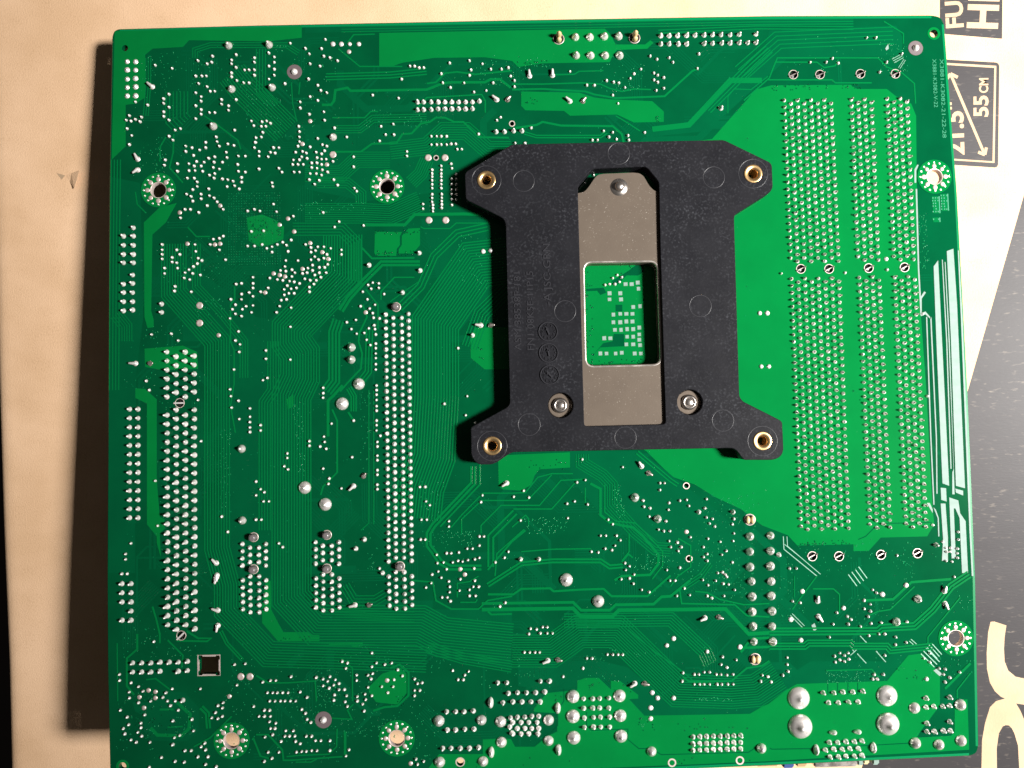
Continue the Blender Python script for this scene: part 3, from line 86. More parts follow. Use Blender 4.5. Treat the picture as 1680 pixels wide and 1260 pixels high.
POURS = [
"173.81,-35.28 187.03,-20.98 191.51,-19.79 214.6,-20.01 216.5,-21.3 225.21,-21.45 227.78,-23.66 232.13,-25.9 233.4,-29.52 232.71,-49.21 232.08,-79.35 232.22,-88.15 232.77,-107.41 233.1,-142.91 233.42,-147.21 231.19,-150.59 218,-150.64 214.38,-154.32 210.06,-154.23 210.14,-152.35 194.22,-152.34 191.56,-149.37 184.4,-146.47 178.5,-141.72 171.18,-138.13 165.75,-134.57 159.76,-132.38 157.23,-130.09 152.19,-124.81 141.96,-118.55 133.35,-116.64 133.61,-70.4 157.28,-69.09 158.21,-37.15",
"78.16,-2.38 143.61,-2.19 145.34,-4.03 146.68,-6.95 155.19,-7.09 156.82,-5.85 157.69,-6.59 155.86,-8.37 146.99,-8.58 145.7,-10.36 144.77,-12.15 125.31,-12.18 118.22,-13.14 116.49,-11.31 108.57,-10.1 93.92,-10.03 84.73,-11.32 81.19,-12.52 78.03,-12.1",
"1.83,-0.58 55.79,-0.03 55.76,-3.45 46.08,-4.37 23.24,-3.63 21.48,-5.58 12.71,-5.97 10.61,-7.73 10.61,-20.27 7.81,-22.01 5.02,-22.32 5.03,-34.43 1.03,-38.26",
"118.95,-20.35 135.7,-20.99 140.08,-22.51 144.48,-23.12 156.83,-23.87 160.1,-26.98 160.01,-30.03 151.36,-30.06 146.48,-27.64 132.89,-27.76 131.16,-26.3 120.06,-25.93 118.86,-24.65",
"76.17,-60.5 84.02,-60.74 83.3,-61.87 83.26,-64.52 82.38,-65.56 82.17,-67.66 76.43,-67.55 75.91,-66.66",
"85.77,-59.8 89.09,-59.69 89.02,-64.62 86.89,-67.05 82.88,-66.97 82.9,-65.74 83.79,-64.53 83.82,-61.88",
"104.45,-88.78 114.88,-88.63 114.63,-100.83 106.83,-100.67 102.9,-97.29 103.02,-90.84",
"110.15,-125.13 130.55,-124.7 130.45,-129 121.8,-129.33 120.39,-131.02 119.47,-133.58 116.5,-135.23 111.34,-134.77 110.15,-133.89",
"19.65,-51.16 16.51,-56.74 12.69,-60.19 12.34,-82.07 13.03,-84.7 13.03,-86.79 11.3,-86.93 10.44,-83.78 10.26,-56.63 14.78,-52.31",
"7.86,-104.02 10.62,-104.25 13.88,-107.26 13.87,-129.93 14.72,-140.36 16.08,-141.07 16.08,-143.8 14.71,-144.96 15.05,-151.76 13.86,-147.49 13.86,-145.79 11.13,-142.33 11.13,-108.41 7.87,-106.79",
"10.44,-92.82 21.3,-92.17 25.27,-93.99 25.6,-98.85 15.26,-98.99 10.61,-98.03",
"43.26,-165.92 44.33,-158.85 45.7,-158.88 45.81,-166.83 48.16,-171.43 49.17,-173.14 56.31,-173.3 57.49,-174.17 59.2,-174.21 59.18,-175.9 47.62,-175.63 43.23,-170.48",
"61.9,-176.46 71.26,-176.51 71.25,-177.52 68.69,-177.63 67.84,-177.27 61.89,-177.14",
"72.81,-188.8 76.59,-185.2 78.3,-184.74 81.38,-183.64 83.39,-185.37 83.32,-190.73 80.72,-193.84 74.79,-193.03 72.79,-190.14",
"88.59,-211.86 89.45,-210.88 92.05,-207.62 104.25,-207.92 104.33,-203.93 107.73,-203.84 112.14,-203.95 113.29,-206.14 118.72,-206.27 122.19,-203.52 125.11,-202.26 125.22,-197.25 118.76,-196.76 118.78,-195.76 122.46,-191.66 131,-191.02 131.06,-188.5 133.3,-187.72 137.06,-187.81 140.39,-191.07 140.45,-188.73 143.01,-188.79 148.03,-192.77 148,-193.77 145.44,-193.88 149.58,-198.5 179.14,-198.71 182.63,-196.78 184.36,-196.15 189.64,-192.41 192.61,-190.8 218.05,-190.56 224.37,-183.62 227.83,-183.19 233.09,-188.89 232.7,-197.64 226.88,-204.72 225.78,-206.37 235.4,-206.1 236.48,-204.95 236.87,-196.56 240.51,-196.14 240.37,-210.07 182.95,-211.84 88.57,-213.35",
"39.63,-55.77 43.99,-54.96 47.46,-56.44 50.23,-58.61 50.03,-62.13 46.02,-63.81 43.06,-64.11 40.12,-62.47",
"50.53,-108.01 52.44,-106.67 52.41,-110.12 50.86,-110.95"]
INNER = [
"114.63,-182.74 138.54,-183.3 145.34,-185.14 156.18,-194.64 179.26,-195.19 184.51,-191.95 196.79,-184.66 217.41,-185.15 222.76,-181.05 229.65,-181.21 226.09,-183.66 218.05,-190.56 192.61,-190.8 179.14,-198.71 149.58,-198.5 140.12,-188.38 122.97,-191.33 114.49,-189.45",
"21.31,-90.95 31.66,-91.16 32.37,-166.52 41.49,-176.83 89.09,-180.46 112.87,-185.22 113.22,-168.37 89.29,-167.82 61.99,-167.2 55.2,-164.51 55.79,-98.59 61.08,-88.27 42.07,-84.4 21.35,-66.51",
"56.4,-30.89 77.45,-29.47 102.03,-29.91 114.18,-38.15 101.7,-48.6 73.66,-51.62 56.25,-47.76",
"129.7,-124.34 150.46,-124.77 172.42,-142.44 182.44,-152.93 175.2,-162.99 158.14,-157.5 141.26,-145.18 131.22,-132.97",
"89.31,-57.22 113.78,-57.67 113.45,-73.54 97.43,-92.47 95.97,-127.06 87.93,-145.72 87.03,-92.27 94.22,-76.68",
"56.67,-0.4 77.83,-0.39 127.36,0.06 216.28,-0.3 216.22,-1.76 127.32,-1.56 56.66,-2.02",
"191.56,-3.53 228.68,-2.69 230.33,-5.98 230.09,-11.42 196.22,-12.29 172.47,-32.93 154.76,-34.41 154.83,-32.26 165.43,-31.91 189.14,-11.63",
"0.69,-43.21 9.22,-45.14 10.1,-83.77 7.52,-104.54 7.9,-155.83 0.42,-155.66 0.45,-90.54",
"7.08,-191.42 12.65,-191.55 18.06,-188.84 21.44,-188.92 25.66,-193.53 25.3,-199.85 22.26,-202.43 12.65,-202.03 10.29,-199.49 10.29,-195.33 7.92,-193.94"]
STRIPS = [
"236.48,-73.61 237.88,-71.86 237.89,-79.46 238.09,-136.47 236.2,-135.74 236.29,-95.25",
"240.47,-69.26 242.44,-68.59 242.75,-84.84 242.58,-137.26 240,-136.52 240.5,-95.33",
"243.65,-69.14 244,-69.15 244.16,-88.38 243.76,-149.15 243.84,-161.99 243.33,-161.97 243.24,-149.14 243.64,-88.37",
"238.94,-71.71 239.21,-71.71 239.45,-95.31 239,-131.66 238.66,-131.66 239.1,-95.3",
"239.71,-72.43 239.97,-72.43 240.15,-95.32 239.54,-138.92 238.84,-138.9 239.13,-132.7 239.52,-131.85 239.8,-95.32",
"235.63,-136.94 237.18,-137.14 237.18,-140.93 235.64,-140.38",
"239.79,-137.29 242.02,-137.94 241.96,-139.31 239.91,-138.41",
"235.42,-141.41 236.81,-141.44 237.07,-151.06 236.77,-157.56 235.04,-157.52 235.66,-151.54",
"237.94,-139.74 240.5,-140.66 240.86,-144.28 242.32,-146.55 242.33,-161.1 240.6,-161.06 240.62,-145.65 239.53,-142.88 239.1,-142.87 239.05,-156.93 237.84,-156.9",
"232.27,-50.98 232.72,-50.99 232.32,-74.06 232.46,-86.75 232.02,-86.74 231.88,-74.05",
"233.43,-80.78 233.94,-81.14 232.63,-82.88 232.44,-87.1 232,-87.09 232.21,-82.52",
"233.63,-88.18 233.98,-88.18 233.64,-123.07 233.67,-141.72 233.32,-141.71 233.29,-123.07",
"234.82,-88.9 235.21,-88.21 235.21,-123.11 234.68,-138.64 234.33,-138.63 234.86,-123.1",
"231.91,-87.26 233.52,-86.59 234.85,-88.2 234.83,-88.73 233.31,-87.29 232.23,-87.97",
"232.17,-45.27 233.12,-43.86 233.47,-44.04 232.69,-45.64 232.53,-49.2 232,-49.19",
"233.29,-142.4 233.96,-143.1 234.72,-145.52 234.66,-150.67 234.31,-150.66 234.37,-145.51",
"231.44,-141.15 232.3,-141.17 233.09,-143.08 233.04,-144.11",
"197.34,-174.7 198.23,-174.04 198.85,-175.75 197.97,-176.41",
"231.24,-188 232.12,-187.52 233.77,-189.08 232.89,-189.56",
"225.18,-9.52 226.13,-8.09 226.25,-9.54 225.51,-10.07"]
SLITS = [
"184.45,-208.21 184.95,-208.55 197.25,-208.69",
"200.17,-208.42 207.88,-208.28 224.17,-207.83",
"134.15,-201.64 134.64,-202.16 144.87,-202.07 144.79,-204.91 147.79,-207.48 150.17,-207.54",
"152.7,-208.44 154.04,-209.3 178.43,-209.23 180.53,-207.94",
"127.26,-190.6 127.18,-193.95 125.41,-196.42 125.32,-200.59 123.57,-202.56 121.51,-203.17",
"211.58,-151.01 213.69,-150.2 216.39,-147.69",
"217.3,-146.68 232.58,-146.68",
"133.41,-197.11 133.32,-200.79 134.15,-201.64",
"201.37,-190.67 201.24,-194.03",
"204.12,-190.73 203.99,-194.1",
"207.04,-190.8 206.9,-194.17",
"209.78,-190.87 209.65,-194.23"]
EDGES = [[(242.81, -2.56), (244.27, -52.09), (244.67, -107.65), (244.36, -162.0), (242.99, -209.13)], [(240.29, -211.66), (183.77, -212.86), (112.27, -214.1), (41.26, -214.34), (3.23, -214.22)], [(3.24, -0.15), (42.59, 0.28), (116.74, 0.6), (191.35, 0.65), (239.17, 0.05)]]
TRACES = [
(1,0.00,0.87,"19.41,-191.71 23.12,-195.13 22.77,-198.96 20.74,-200.9 14,-200.57 12.14,-198.53"),
(1,0.00,0.52,"14.68,-193.6 18.56,-193.69"),
(1,0.00,0.35,"16.87,-198.48 21.09,-198.42"),
(12,0.78,0.24,"35.49,-13.54 38.97,-18.08 51.15,-30.79"),
(7,1.04,0.23,"19.7,-18.64 19.69,-26.68 21.43,-28.49"),
(3,0.70,0.26,"11.48,-8.65 11.48,-16.71 10.78,-25.63"),
(1,0.00,0.35,"16.54,-31.96 14.97,-34.6 14.79,-39.04"),
(1,0.00,0.38,"18.81,-31.11 18.63,-36.44 17.57,-40.86 21.4,-45.36"),
(1,0.00,0.35,"27.56,-25.92 30.17,-27.75 33.66,-30.49 37.14,-33.22 38,-35.9"),
(3,0.70,0.26,"24.98,-8.87 24.99,-6.54 29.38,-5.17 51.35,-5.54 54.85,-7.94"),
(4,0.87,0.24,"43.96,-6.5 43.87,-19.06 47.7,-23.59"),
(1,0.00,0.28,"52.66,-16.52 52.96,-22.79 54.15,-28.17"),
(1,0.00,0.28,"55.12,-16.56 54.74,-20.14"),
(1,0.00,0.35,"68.96,-5.11 70.75,-2.8 76.92,-2.72"),
(1,0.00,0.35,"66.29,-6.87 72.4,-12.19 84.72,-12.4"),
(3,0.87,0.35,"62.69,-15.08 81.16,-14.85 91.74,-13.95"),
(1,0.00,0.45,"91.68,-17.55 94.33,-17.23 97.02,-14.58 100.55,-14.28 105.83,-15.09 109.36,-14.79 116.43,-14.19"),
(1,0.00,0.70,"61.38,-23.3 64.01,-23.34 64.9,-22.1 65.28,-19.07 68.8,-18.41 69.67,-19.32 91.66,-19.34 96.09,-17.62 98.73,-17.31 108.43,-17.47 110.21,-16.6 112.85,-16.65 115.97,-19.22"),
(1,0.00,0.35,"64.32,-27.1 73.62,-27.26 75.39,-25.51 77.5,-25.54"),
(4,0.70,0.24,"65.16,-30.51 72.17,-30.63 76.07,-27.66 91.52,-27.58"),
(1,0.00,0.35,"88.04,-25.55 91.62,-21.67 107.48,-21.05 108.5,-22.86 108.43,-26.44"),
(5,0.70,0.24,"59.75,-46.06 68.49,-46.22 72.29,-49.48 72.26,-52.48"),
(1,0.00,0.52,"63.33,-38.13 65.09,-37.1 72.44,-37.23 75.62,-34.97 82.64,-34.92 84.43,-32.27 87.06,-32.14 89.74,-29.33 92.38,-28.84 94.16,-27.62 96.8,-27.67 99.41,-28.97 102.05,-29.01 106.36,-33.55 115.14,-33.89"),
(8,0.70,0.24,"80.85,-37.02 91.39,-35.96 96.38,-31.59 102.88,-31.71 108.92,-37.35 115.6,-37.46"),
(3,0.78,0.26,"67.24,-1.12 116.71,-1.03 187.73,-0.93 216.25,-1.21"),
(1,0.00,0.31,"127.88,-15.65 134.42,-15.58 135.86,-14.7 142.94,-14.64"),
(1,0.00,0.38,"116.35,-18.15 125.17,-18.3 136.66,-18.13 141.95,-18.59 144.57,-19.89 148.08,-20.85 151.63,-20.19 156.58,-20.45"),
(1,0.00,0.52,"116.32,-19.76 125.14,-19.73 137.48,-20.67 140.1,-21.61 146.26,-22.79 160.41,-22.5 168.6,-15.26 170.4,-14.39"),
(1,0.00,0.59,"116.96,-31.06 123.14,-30.28 124.92,-29.41 130.18,-30.58 145.15,-31.02 147.74,-33.39 148.2,-35.9"),
(2,0.70,0.31,"119.57,-32.54 123.06,-33.67 141.55,-34 143.34,-32.78"),
(1,0.00,0.35,"146.12,-27.99 149.59,-30.2 153.05,-32.59"),
(1,0.00,1.57,"188.9,-18.31 179.68,-18.15 167.23,-31.05 156.6,-32.12"),
(1,0.00,0.28,"178.65,-27.84 178.82,-22.82 180.66,-20.69 185.61,-20.95 190.72,-17.08"),
(4,0.87,0.31,"191.36,-8.96 186.41,-13.39 172.67,-26.66"),
(2,0.87,0.28,"159.2,-3.36 187.67,-2.56 216.16,-3.21"),
(1,0.00,0.35,"183.38,-24.15 191.05,-17.62 193.58,-11.71 222.93,-12.2 225.48,-14.96 229.86,-16.84 233.28,-19.97 233.38,-25.92"),
(1,0.00,0.35,"191.45,-16.55 193,-12.96 205.08,-13.17 207.15,-14.83 210.38,-14.34 211.34,-12.55"),
(1,0.00,0.35,"190.68,-18.16 209.32,-18.48 210.18,-19.39 220.84,-19.57"),
(5,1.22,0.26,"182.77,-16.04 193.94,-6.47 227.67,-5.58"),
(1,0.00,0.35,"225.17,-1.36 230.72,-5.08 230.59,-8.16"),
(4,0.87,0.28,"2.25,-38.28 1.96,-67.89 1.85,-104.42"),
(1,0.00,0.31,"7.83,-47.76 8.35,-51.3 10.96,-54"),
(10,0.77,0.26,"18.76,-62.94 18.74,-76.96 30.97,-91.15 30.74,-149.56 33.42,-159.79 33.39,-166.88 44.87,-179.09 72.06,-180.57 89.07,-181.64"),
(4,0.73,0.24,"25.18,-63.07 25.14,-75.34 31.7,-82.45 38.57,-91.3 38.51,-101.71"),
(1,0.00,0.35,"22.76,-58.27 25.19,-60.96 29.18,-61.03"),
(1,0.00,0.35,"36.06,-75.55 36.04,-79.05 34.82,-80.77 34.77,-91.22 35.79,-93.85 35.74,-103.38 34.68,-109.41 36.02,-117.2"),
(6,0.70,0.21,"2.33,-82.75 5.09,-86.28 5.1,-90.63"),
(10,0.63,0.21,"56.18,-54.84 71.88,-55.13 80.6,-55.64 89.39,-51.91"),
(8,0.63,0.21,"56.29,-43.33 66.77,-43.52 71.19,-39.52 80.82,-39.69"),
(7,0.63,0.23,"86.67,-46.55 89.51,-43.94 91.33,-39.88"),
(5,0.87,0.26,"52.66,-59.36 66.59,-59.62 70.38,-63.57 70.24,-75.34"),
(1,0.00,0.87,"73.58,-58.52 84.74,-58.72 87.58,-55.77 101.56,-55.86 107.16,-56.14"),
(1,0.00,0.31,"89.27,-59.34 90.14,-59.88 97.64,-60.02 99.42,-58.47 108.51,-58.64"),
(1,0.00,0.52,"72.11,-64.83 75.2,-68.23 87.39,-68.29"),
(2,1.04,0.70,"88.93,-69.9 77.96,-69.69 72.68,-74.86 68.46,-79.5 66.16,-83.13"),
(1,0.00,0.35,"87.3,-73.91 81.56,-73.8 77.68,-77.76 77.65,-80.21"),
(1,0.00,0.35,"73.35,-77.15 76.76,-81.59 76.67,-88.57"),
(1,0.00,0.28,"89.03,-74.82 83.76,-78.23 80.25,-80.78"),
(15,0.78,0.28,"66.92,-61.21 66.79,-72.99 52.08,-88.09 52.05,-91.57 54.44,-95.09 54.38,-102.03 51.92,-107.18 51.46,-163.58 58.71,-171.51 87.51,-172.17 93.43,-175.51 113.03,-177.82"),
(5,0.78,0.26,"46.86,-91.46 46.76,-105.34 44.33,-108.75 44.09,-144.75"),
(5,0.73,0.26,"89.12,-178.27 99.3,-181.54 112.89,-184.21"),
(14,0.68,0.24,"112.99,-179.84 124.09,-180.1 131.91,-174.88 142.53,-175.13 159.17,-191.86 174.2,-192.72 181.07,-192.38 187.73,-188.33"),
(6,0.73,0.24,"127.7,-171.74 157.71,-172.1 166.87,-181.1 168.47,-184.84"),
(17,0.82,0.35,"114.23,-69.68 104.79,-70.56 93.01,-87.15 92.66,-108.01 91.35,-125.24 88.11,-133.76 86.95,-142.29"),
(3,1.04,0.35,"108.49,-59.7 99.72,-61.48 92.98,-67.87 89,-76.58 82.83,-82.58"),
(6,0.87,0.31,"114.43,-77.07 106.26,-84.79 102.61,-94.32"),
(4,0.96,0.52,"65.44,-85.74 64.19,-89.2 64.04,-103.1 61.76,-105.99"),
(1,0.00,0.45,"72.42,-81.51 73.6,-85.02 71.46,-89.34 71.08,-91.95 72.08,-95.45 71.68,-99.78 67.83,-103.69 65.73,-106.08"),
(3,0.87,0.35,"74.25,-88.53 73.75,-100.69 71.29,-103.76"),
(1,0.00,0.77,"66.44,-104.36 63.65,-107.42 62.25,-108.6 62.15,-118.78"),
(1,0.00,0.45,"63.43,-111.22 64.78,-114.35 64.62,-128.97 60.63,-132.82 59.92,-135.2"),
(3,0.70,0.35,"68.16,-105.09 69.51,-107.54 69.46,-111.86"),
(1,0.00,0.52,"67.91,-112 69.43,-114.45"),
(1,0.00,0.26,"73.85,-105.9 73.38,-143.35 71.13,-145.35"),
(1,0.00,0.26,"75.23,-105.92 74.75,-143.72"),
(2,1.04,0.63,"103.02,-128.07 102.93,-132.88 91.55,-144.43 90.14,-146.62 90.09,-150.03 91.6,-152.1 93.27,-154.69 95.98,-156.28 104.89,-156.48"),
(1,0.00,0.45,"104.93,-127.6 104.82,-133.26 93.43,-144.82"),
(1,0.00,0.35,"113.9,-135.86 105.64,-135.68 99.5,-141.71 96.52,-145.06"),
(1,0.00,0.35,"125.22,-130.95 118.16,-138.01 105.25,-137.73 99.48,-142.9 99.41,-146.83"),
(1,0.00,0.35,"134.69,-132.36 127.77,-132.55 121.58,-139.45 110.73,-139.21 104.95,-144.73 104.9,-146.95"),
(1,0.00,0.35,"131.27,-130.74 125.23,-130.61 121.24,-131.55 117.69,-135.77 113.9,-135.86"),
(1,0.00,0.35,"132.08,-132.99 125,-140.55 114.15,-140.32"),
(2,1.39,0.52,"114.65,-141.18 107.64,-147.86 107.47,-156.37"),
(1,0.00,0.35,"117.13,-146.02 109.26,-152.67 108.62,-158.94"),
(1,0.00,0.35,"134.63,-134.76 134.52,-139.05"),
(1,0.00,0.70,"136.04,-133.59 138.93,-135.2 138.74,-142.56 141.27,-144.67 144.7,-145.6 147.78,-146.18 150.64,-148.81 154.8,-154.02 154.73,-156.58 152.23,-159.58 144.31,-159.75 142.22,-160.89"),
(1,0.00,0.35,"140.17,-134.02 139.97,-141.73 143.01,-144.37 148.51,-145 151.53,-147.97 156.03,-153.2 155.92,-157.11 152.88,-160.79"),
(6,0.70,0.23,"134,-125.29 133.93,-127.87 139.55,-131.43 141.9,-134.06 141.75,-139.72 148.44,-147.39 153.99,-152.3 158.29,-152.73"),
(2,0.87,0.35,"149.58,-125.1 158.87,-133.22 160.9,-134.64"),
(1,0.00,0.35,"113.7,-145.43 117.56,-142.1 118.4,-143.14 118.36,-145.02"),
(1,0.00,0.52,"106.6,-157.2 113.62,-149.36 117.47,-146.37"),
(1,0.00,0.35,"116.14,-152.31 124.74,-151.82 135.92,-151.9"),
(2,0.87,0.52,"106.51,-161.44 116.06,-155.71 124.66,-155.05 138.41,-155.36 140.94,-157.12 144.74,-156.86"),
(1,0.00,0.42,"144.42,-155.83 146.37,-153.66 147.55,-154.71"),
(1,0.00,0.35,"144.43,-155.49 146.56,-152.99 146.7,-147.87"),
(1,0.00,0.35,"160.45,-149.54 164.01,-151.67 163.83,-157.63 160.13,-160.1 157.98,-162.94"),
(3,0.70,0.26,"169.36,-156.9 166.67,-160.25 161.41,-163.53"),
(1,0.00,0.59,"106.46,-163.98 113.65,-164.14 115.91,-162.67 123.97,-162.68 124.98,-163.55 133.06,-163.23 139.07,-163.19 141.24,-165.28 151.37,-165.51 158.07,-159.89"),
(1,0.00,0.77,"104.7,-166.48 130.4,-166.73 132.57,-168.98 140.63,-169.16 142.38,-167.68 153.03,-167.75 155.32,-165.77 157.9,-165.66 163.54,-161.37"),
(1,0.00,1.04,"104.67,-168.17 130.35,-168.42 132.36,-170.67 141.44,-170.88 143.2,-169.22 173.26,-169.57 179.55,-176.66 185.4,-176.46"),
(1,0.00,0.43,"160.53,-164.02 160.93,-167.76 175.88,-168.44 179.21,-171.57 185.56,-172.06"),
(1,0.00,0.35,"164.82,-164.46 168.25,-164.87 171.63,-166.82 178.46,-168.5 185.69,-168.33"),
(1,0.00,0.70,"177.15,-181.67 180.19,-178.03 185.36,-177.81"),
(1,0.00,0.70,"176.84,-180.48 185.27,-180.34"),
(1,0.00,0.52,"160.66,-188.03 162.33,-189.41 174.31,-189.53 178.71,-186.09 183.02,-185.52 185.13,-184.22"),
(1,0.00,0.28,"145.62,-174.69 153.15,-181.11 159.86,-185.99 163.2,-188.93"),
(3,0.87,0.52,"185.42,-176.12 216.05,-176.66 217.12,-175.83 226.45,-175.54 231.83,-171.08 237.31,-164.74 242.66,-161.45"),
(3,0.78,0.43,"185.27,-180.17 195.24,-180.41 196.3,-179.58 208.16,-179.86 208.99,-180.72 218.45,-180.95 219.44,-182.15 231.37,-181.25"),
(1,0.00,0.70,"212.95,-168.1 220.73,-167.94 226.12,-163.29 237.4,-162.69"),
(1,0.00,0.35,"213.64,-172.36 216.28,-171.23 219.75,-170.8 226.93,-164.5"),
(1,0.00,0.35,"198.08,-164.53 203.94,-164.66 205.6,-166.23 205.4,-171.32"),
(1,0.00,0.26,"193.04,-160.84 192.82,-166.79"),
(1,0.00,0.35,"199.42,-160.99 193.99,-167.67 192.17,-170.17"),
(1,0.00,0.35,"239.76,-167.86 230.11,-178.68 230.03,-180.37"),
(1,0.00,0.70,"241.83,-186.22 238.77,-189.02 234.28,-193.13"),
(1,0.00,0.35,"241.71,-188.92 237.7,-193.55 237.6,-195.74"),
(1,0.00,0.35,"200.99,-187.29 213.88,-187.26 215.52,-189.32"),
(1,0.00,0.52,"19.44,-174.81 27.92,-175.17 28.94,-174.35 25.38,-174.27 22.16,-172.18"),
(1,0.00,0.43,"12.66,-165.23 13.68,-168.62 14.69,-172.85 14.69,-175.37"),
(1,0.00,0.38,"16.89,-174.58 21.13,-178.87 20.78,-182.22"),
(1,0.00,0.35,"10.96,-185.33 13.5,-185.06 17.72,-188.33"),
(1,0.00,0.52,"8.42,-172.7 8.42,-176.9 5.54,-179.35 5.55,-186.88 7.58,-189.43"),
(1,0.00,0.28,"2.83,-175.09 3.03,-190.99"),
(2,0.70,0.35,"31.66,-172.4 33.35,-175.8 37.74,-180.6"),
(2,0.87,0.52,"26.17,-193.21 27.85,-194.91 28.17,-199.09"),
(1,0.00,0.42,"34.61,-195.91 28.67,-201.59 24.11,-203.97"),
(1,0.00,0.38,"41.44,-184.88 44.82,-186.97 50.25,-187.1 57.88,-186.77 58.17,-192.3"),
(1,0.00,0.43,"41.34,-201.07 44.72,-201.15 48.58,-205.4 48.89,-208.23 51.09,-208.28 65.29,-207.63"),
(1,0.00,0.43,"40.49,-201.88 42.49,-206.91 45.69,-207.82"),
(1,0.00,0.35,"49.75,-207.25 53.13,-207.01 61.58,-206.88 63.63,-204.93 63.85,-199.95"),
(1,0.00,0.70,"66.05,-200.83 65.97,-207.48"),
(1,0.00,0.35,"68.51,-193.38 66.79,-195.01 67.95,-197.54 62.53,-197.08"),
(1,0.00,0.35,"52.27,-208.81 56.49,-208.91 58.19,-208.12"),
(1,0.00,0.59,"73.91,-195.35 76.98,-194.42 80.72,-194.18 83.82,-191.41 83.91,-185.04 81.39,-182.8 78.82,-183.75"),
(1,0.00,0.35,"65.25,-180.74 68.28,-183.5 68.18,-192.54"),
(1,0.00,0.43,"85.14,-159.6 91.12,-160.24 91.89,-165.34 96.13,-167.81 103.82,-167.98 106.43,-165.67 113.3,-164.65"),
(1,0.00,0.35,"97.89,-164.63 97.96,-160.74 101.4,-160.31 103.99,-158.84"),
(1,0.00,0.52,"106.37,-168.72 107.38,-169.59 113.2,-169.55"),
(1,0.00,0.35,"98.72,-166.01 103,-166.1 103.53,-165.27"),
(4,0.87,0.26,"66.33,-160.53 68.84,-164.82 74.81,-164.95 77.74,-163.33"),
(5,0.70,0.24,"63.34,-168.58 85.84,-169.77")]
TIN_LINES = [
(1,0.00,0.21,"190.33,-149.69 190.38,-153.28 199.42,-160.99"),
(1,0.00,0.17,"191.37,-149.71 191.44,-152.45 200.47,-160.5"),
(1,0.00,0.17,"190.6,-151.92 195.8,-156.3"),
(4,1.22,0.21,"209.84,-159.69 212.13,-162.98"),
(3,1.04,0.23,"228.73,-182.54 232.35,-186.34"),
(3,0.87,0.21,"230.35,-180.88 233.14,-184.16"),
(1,0.00,0.21,"207.79,-180.53 209.26,-182.42"),
(1,0.00,0.21,"211,-177.9 212.81,-179.97"),
(1,0.00,0.21,"215.3,-182.22 217.92,-185.33"),
(1,0.00,0.21,"209.94,-182.78 212.41,-185.54"),
(2,0.70,0.19,"191.78,-171.52 195.09,-174.99"),
(1,0.00,0.19,"208.03,-183.24 209.81,-181.76"),
(1,0.00,0.21,"198.08,-164.53 203.94,-164.66 205.6,-166.23 205.4,-171.32"),
(2,0.70,0.17,"225.07,-179.41 226.56,-180.8"),
(1,0.00,0.17,"192.94,-163.39 192.82,-166.79"),
(3,0.61,0.17,"227.34,-13.18 230.08,-11.78"),
(2,0.52,0.17,"229.03,-15.38 230.74,-12.88")]
SPECKS_DARK = [(147.51, -199.12, 152.52, -202.92, 9), (156.89, -199.35, 181.55, -202.95, 14), (136.19, -72.21, 138.14, -98.52, 26), (136.4, -98.48, 154.64, -100.07, 30), (144.97, -70.97, 153.63, -74.31, 14), (133.29, -188.22, 137.5, -190.5, 7), (140.96, -188.91, 146.01, -191.88, 7), (123.82, -191.86, 128.03, -193.97, 6), (220.78, -186.91, 229.21, -190.99, 10), (190.98, -19.78, 218.99, -21.35, 40), (194.61, -151.15, 210.14, -152.35, 30), (117.38, -11.33, 127.05, -13.29, 18), (119.79, -22.16, 124.15, -24.38, 10), (157.59, -28.19, 159.84, -30.02, 8), (118.75, -126.69, 129.57, -129.5, 14), (76.17, -60.15, 89.24, -61.46, 22), (76.44, -66.15, 87.4, -67.76, 30), (78.72, -191.12, 83.43, -194.24, 12), (104.34, -94.36, 107.75, -97.91, 6), (211.9, -108.73, 215.03, -117.48, 6), (156.58, -209.7, 182.09, -211.99, 5), (92.02, -208.95, 139.47, -212.94, 16), (48.31, -174.47, 58.5, -175.54, 10), (40.5, -56.31, 49.5, -62.65, 60), (6.74, -191.08, 24.45, -201.49, 40)]
CLEAR_AREAS = [
"138.19,-96.78 140.87,-93.87 143.5,-93.39 143.9,-91.31 146.86,-91.37 146.77,-94.86 139.97,-95.07",
"144.65,-82.92 146.57,-82.96 146.52,-84.88 144.6,-84.85",
"143.6,-76.23 148.4,-73.33 151.08,-71.44 153.01,-71.48 152.95,-73.59 151.34,-74.62 148.02,-74.55 145.15,-77.31",
"136.39,-78.2 141.29,-77.94 142.12,-79.36 140.36,-80.03 139.52,-78.78 136.37,-78.9"]
